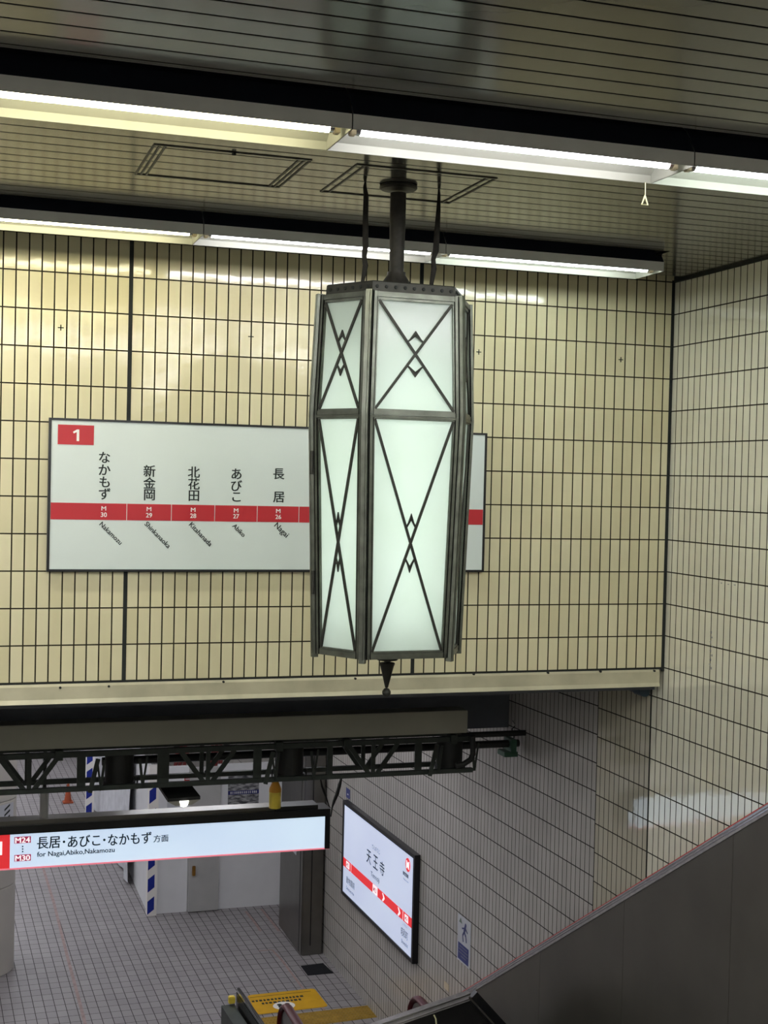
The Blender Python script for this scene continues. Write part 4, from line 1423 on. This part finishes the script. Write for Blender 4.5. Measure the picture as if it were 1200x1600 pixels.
# ------------------------------------------------------------------ steel pillar
pl0, pl1 = at(470, 1494, 2, FZ), at(508, 1489, 2, FZ)
pil = thing('steel_pillar', ((pl0.x + wallx(6.4)) / 2, 6.7, FZ), 'dark stainless steel pillar standing against the tiled wall', 'pillar')
pyf = pl0.y
MB().box((pl0.x, pyf, FZ), (wallx(7.3) - .002, 7.35, -.5)).build('cladding', M['stainless'], pil, bevel=.01)
xs1 = pl0.x + (pl1.x - pl0.x) * .36
MB().box((xs1 - .005, pyf - .003, FZ + .10), (xs1 + .005, pyf + .01, -.55)).build('front_seam', M['black'], pil)
MB().box((pl0.x - .003, pyf + .09, FZ + .02), (pl0.x + .01, pyf + .10, -.55)).build('side_seam', M['black'], pil)
np_ = [at(u, v, 0, pl0.x - .004) for u, v in ((449, 1322), (463, 1322), (463, 1352))]
nt_ = thing('notice', (pl0.x, np_[0].y, np_[2].z), 'small white and red notice stuck on the left side of the steel pillar', 'notice')
zn = np_[2].z + .1
MB().box((pl0.x - .004, np_[1].y, zn - .0), (pl0.x - .001, np_[0].y, zn + .28)).build('sheet', M['paper'], nt_)
MB().box((pl0.x - .0055, np_[1].y + .03, zn + .03), (pl0.x - .0042, np_[0].y - .03, zn + .06)).build('red_print', M['redcloth'], nt_)
MB().box((pl0.x - .0055, np_[1].y + .03, zn + .16), (pl0.x - .0042, np_[0].y - .03, zn + .24)).build('red_print', M['redcloth'], nt_)

# ------------------------------------------------------------------ temporary fence with door, posts and sheet
FYF = 8.05
xc0 = at(228, 1428, 2, FZ).x
xe = at(446, 1411, 2, FZ).x
ftop = at(380, 1193, 1, FYF).z
fen = thing('hoarding', (xc0 / 2 + xe / 2, FYF, FZ), 'white temporary hoarding of flat panels closing off the concourse behind the lit direction sign', 'hoarding')
xd0, xd1 = at(293, 1427, 1, FYF - .06).x, at(341, 1421, 1, FYF - .06).x
xp = at(244, 1420, 1, FYF).x
MB().box((xp, FYF, FZ), (xd0, FYF + .04, ftop)).build('panel', M['panel'], fen)
MB().box((xd1 - .02, FYF, FZ), (xe, FYF + .04, ftop)).build('panel', M['panel'], fen)
MB().box((xe + .004, FYF - .03, FZ), (xe + .03, FYF + .05, ftop)).build('end_rail', M['doorgrey'], fen)
dr_ = MB().box((xd0 + .004, FYF - .06, FZ + .01), (xd1, FYF + .03, ftop - .02)).build('door', M['doorgrey'], fen, bevel=.004)
hh_ = at(303, 1361, 1, FYF - .075)
MB().box((hh_.x - .018, FYF - .085, hh_.z - .055), (hh_.x + .018, FYF - .058, hh_.z + .055)).build('handle', M['brass'], dr_, bevel=.006)


def striped_post(xa, xb, yf, yb_, label):
    t = thing('striped_post', ((xa + xb) / 2, (yf + yb_) / 2, FZ), label, 'post')
    MB().box((xa, yf, FZ), (xb, yb_, ftop + .02)).build('post_body', M['paint_white'], t)
    s = MB()
    z = FZ + .015
    while z < ftop - .15:
        s.prism([(xa + .002, yf - .002, z), (xb - .028, yf - .002, z + .055), (xb - .028, yf - .002, z + .20), (xa + .002, yf - .002, z + .145)], (0, .0015, 0))
        z += .245
    s.build('stripes', M['blue'], t)
    return t


striped_post(xc0, xp - .004, FYF - .05, FYF + .06, 'blue and white striped corner post of the white hoarding')
# side run of the hoarding going away
sy = [FYF + .065, 9.6, 11.2, 12.8, 14.4, 16.0]
for a, b in zip(sy, sy[1:]):
    MB().box((xc0 + .02, a + .004, FZ), (xc0 + .05, b - .004, ftop)).build('side_panel', M['panel'], fen)
p2 = at(140, 1250, 0, xc0 - .18)
striped_post(xc0 - .235, xc0 - .125, p2.y - .05, p2.y + .05, 'blue and white striped post farther back, beside the white sheet')
# white protective sheet draped on the side run
sb_ = MB()
ns, nz_ = 26, 8
ya_, yb2 = 9.2, p2.y + 1.6
grid = []
for i in range(ns + 1):
    col_ = []
    for j in range(nz_ + 1):
        yy = ya_ + (yb2 - ya_) * i / ns
        zz = FZ + .02 + (ftop - .08 - FZ) * j / nz_
        xx = xc0 - .03 - .03 * math.sin(i * 1.7 + j * .4) * (1 - j / nz_ * .6) - .03 * (1 - j / nz_)
        col_.append(Vector((xx, yy, zz)))
    grid.append(col_)
vsg = [[sb_.bm.verts.new(p) for p in c] for c in grid]
vsb = [[sb_.bm.verts.new(p + Vector((.004, 0, 0))) for p in c] for c in grid]
for i in range(ns):
    for j in range(nz_):
        sb_.bm.faces.new([vsg[i][j], vsg[i + 1][j], vsg[i + 1][j + 1], vsg[i][j + 1]])
        sb_.bm.faces.new([vsb[i][j], vsb[i][j + 1], vsb[i + 1][j + 1], vsb[i + 1][j]])
for i in range(ns):
    for j in (0, nz_):
        sb_.bm.faces.new([vsg[i][j], vsb[i][j], vsb[i + 1][j], vsg[i + 1][j]])
for j in range(nz_):
    for i in (0, ns):
        sb_.bm.faces.new([vsg[i][j], vsg[i][j + 1], vsb[i][j + 1], vsb[i][j]])
tag(sb_.build('protective_sheet', M['sheet'], None, True), 'wrinkled white protective sheet draped over the side of the hoarding', 'sheet')

# posters on the hoarding
def poster(name, u0, v0, u1, v1, y, label, cat, base):
    a, b = at(u0, v1, 1, y), at(u1, v0, 1, y)
    t = thing(name, ((a.x + b.x) / 2, y, a.z), label, cat)
    MB().box((a.x, y - .004, a.z), (b.x, y - .0005, b.z)).build('sheet', base, t)
    return t, a, b


t, a, b = poster('notice_board', 261, 1228, 335, 1276, FYF, 'white notice board with grey print on the hoarding, right behind the small glowing lamp', 'notice board', M['paper'])
MB().box((b.x, FYF - .02, a.z), (b.x + .014, FYF - .0005, b.z)).build('edge_strip', M['black'], t)
g_ = MB()
for u, v, w2, h2 in ((318, 1234, 16, 4), (320, 1240, 14, 3), (319, 1253, 18, 3), (316, 1257, 20, 3)):
    c = at(u, v, 1, FYF - .005)
    g_.box((c.x - w2 / 290, FYF - .0052, c.z - h2 / 290), (c.x + w2 / 290, FYF - .0042, c.z + h2 / 290))
g_.build('print', M['greyink'], t)
g_ = MB()
for u, v in ((301, 1263), (311, 1263), (316, 1262.5), (318, 1259.5)):
    c = at(u, v, 1, FYF - .005)
    g_.prism([(c.x - .014, FYF - .0052, c.z - .008), (c.x + .006, FYF - .0052, c.z - .008), (c.x + .014, FYF - .0052, c.z + .008), (c.x - .006, FYF - .0052, c.z + .008)], (0, .001, 0))
g_.build('blue_print', M['navy'], t)


def photo_mat():
    mt, nt, p = new_mat('photo_print')
    tc = nt.nodes.new('ShaderNodeTexCoord')
    n = nt.nodes.new('ShaderNodeTexNoise')
    n.inputs['Scale'].default_value = 14
    n.inputs['Detail'].default_value = 5
    mp = nt.nodes.new('ShaderNodeMapping')
    mp.inputs['Rotation'].default_value = (0, .5, 0)
    mp.inputs['Scale'].default_value = (1, 1, 3)
    nt.links.new(tc.outputs['Object'], mp.inputs[0])
    nt.links.new(mp.outputs[0], n.inputs['Vector'])
    r = nt.nodes.new('ShaderNodeValToRGB')
    r.color_ramp.elements[0].position = .38
    r.color_ramp.elements[1].position = .62
    r.color_ramp.elements[0].color = srgb(60, 62, 66)
    r.color_ramp.elements[1].color = srgb(168, 168, 170)
    nt.links.new(n.outputs['Fac'], r.inputs['Fac'])
    nt.links.new(r.outputs['Color'], p.inputs['Base Color'])
    p.inputs['Roughness'].default_value = .5
    return mt


M['photo'] = photo_mat()
t, a, b = poster('photo_poster', 355.5, 1204, 405, 1270, FYF, 'grey photo poster crossed by a navy band of white writing, on the hoarding', 'poster', M['photo'])
c0, c1_ = at(355.5, 1242, 1, FYF), at(406, 1233.5, 1, FYF)
MB().box((a.x, FYF - .0055, c0.z), (b.x, FYF - .0043, c1_.z)).build('band', M['navy'], t)
g_ = MB()
xx = a.x + .025
while xx < b.x - .03:
    w2 = random.uniform(.008, .018)
    zc = (c0.z + c1_.z) / 2
    g_.box((xx, FYF - .0068, zc - .013), (xx + w2, FYF - .0058, zc + .013))
    xx += w2 + random.uniform(.004, .014)
g_.build('band_print', M['paper'], t)
t, a, b = poster('red_notice', 288, 1209, 336, 1220, FYF, 'red strip notice with white print on the hoarding above the notice board', 'notice', M['sign_red'])
c = at(295, 1217, 1, FYF)
MB().box((c.x - .04, FYF - .0055, c.z - .008), (c.x + .06, FYF - .0043, c.z + .006)).build('print', M['paper'], t)

# stuff seen over the hoarding: bundles and pipe
pz_ = at(380, 1176, 1, 9.2)
o = MB().cyl((at(330, 1176, 1, 9.2).x, 9.2, pz_.z), (at(470, 1170, 1, 9.2).x, 9.2, pz_.z), .035, .035, 14).build('pale_pipe', M['doorgrey'], None, True)
tag(o, 'pale pipe running level behind the top of the hoarding', 'pipe')
for i, (u, lab) in enumerate(((282, 'red cloth bundle hanging over the hoarding beside the black lamp bracket'), (338, 'red cloth bundle hanging behind the truss upright above the hoarding'))):
    c = at(u, 1180, 1, 8.6)
    b = MB()
    for k in range(3):
        x = c.x + (k - 1) * .05
        b.tube([(x, 8.6, c.z + .12), (x + .02, 8.6, c.z + .02), (x - .01, 8.6, c.z - .14)], [.018, .03, .02], 8)
    tag(b.build('cloth_bundle', M['redcloth'], None, True), lab, 'cloth')

# ------------------------------------------------------------------ round column at left
cxr = at(15, 1480, 1, 6.85)
RC = .36
colx = cxr.x - RC * 1.02 + .05
ct = thing('column', (colx, 6.85, FZ), 'round cream column at the left edge of the picture', 'column')
zr = [FZ, at(8, 1392, 1, 6.5).z, at(8, 1256, 1, 6.5).z, -.52]
for za, zb3 in zip(zr, zr[1:]):
    MB().lathe((colx, 6.85, 0), [(0, za + .003), (RC - .004, za + .003), (RC, za + .008), (RC, zb3 - .008), (RC - .004, zb3 - .003), (0, zb3 - .003)], 48).build('cladding_ring', M['cream'], ct, True)
nd = thing('notice', (colx + RC * .6, 6.5, at(14, 1290, 1, 6.55).z), 'small white notice with dark stripes on the round cream column', 'notice')
cs_ = MB()
az = [math.radians(d) for d in (-62, -50, -38, -28)]
z0, z1 = at(14, 1292, 1, 6.55).z, at(14, 1258, 1, 6.55).z
pp = [Vector((colx + (RC + .002) * math.cos(a), 6.85 + (RC + .002) * math.sin(a), 0)) for a in az]
for p1_, p2_ in zip(pp, pp[1:]):
    nrm_ = Vector(((p1_ + p2_).x / 2 - colx, (p1_ + p2_).y / 2 - 6.85, 0)).normalized()
    cs_.prism([p1_ + Z * z0, p2_ + Z * z0, p2_ + Z * z1, p1_ + Z * z1], nrm_ * .003)
cs_.build('sheet', M['paper'], nd)
for k in range(3):
    zc = z0 + (z1 - z0) * (.2 + .25 * k)
    s_ = MB()
    p1_, p2_ = pp[1], pp[2]
    nrm_ = Vector(((p1_ + p2_).x / 2 - colx, (p1_ + p2_).y / 2 - 6.85, 0)).normalized()
    s_.prism([p1_ + Z * zc + nrm_ * .0035, p2_ + Z * (zc + .04) + nrm_ * .0035, p2_ + Z * (zc + .06) + nrm_ * .0035, p1_ + Z * (zc + .02) + nrm_ * .0035], nrm_ * .001)
    s_.build('stripe', M['ink'], nd)
# traffic cone far back
cn = at(106, 1254, 2, FZ)
tc_ = thing('traffic_cone', cn, 'orange traffic cone far back beside the white sheet', 'cone')
MB().lathe((cn.x, cn.y, 0), [(0, FZ + .02), (.055, FZ + .02), (.016, FZ + .28), (0, FZ + .28)], 18).build('cone_body', M['cone'], tc_, True)
MB().box((cn.x - .075, cn.y - .075, FZ), (cn.x + .075, cn.y + .075, FZ + .02)).build('base', M['cone'], tc_, bevel=.006)

# ------------------------------------------------------------------ lamps of the lower concourse (unseen ceiling strips, several added to brighten it)
l0 = None
for i, (x, y) in enumerate(((-1.6, 3.6), (-1.6, 6.0), (-4.8, 5.0), (-4.8, 9.0), (-4.8, 13.0), (-2.6, 11.0), (-2.6, 15.0), (-4.8, 18.0), (-3.0, 22.0), (-4.2, 7.4), (-7.0, 7.0), (-7.0, 10.0), (-7.0, 13.0), (-4.8, 11.0), (-4.8, 15.0), (-3.6, 13.0), (-3.6, 17.0))):
    if l0 is None:
        l0 = thing('ceiling_strip_light', (x, y, -.56), 'unseen ceiling strip light placed to light the lower concourse, behind the dark beam', 'ceiling light', 'unseen strip lights lighting the lower concourse')
        MB().box((x - .6, y - .08, -.56), (x + .6, y + .08, -.521)).build('housing', M['white_steel'], l0)
        MB().box((x - .58, y - .06, -.575), (x + .58, y + .06, -.562)).build('diffuser', M['tube_low'], l0)
        base = Vector((x, y, 0))
    else:
        copy_tree(l0, Vector((x, y, 0)) - base)
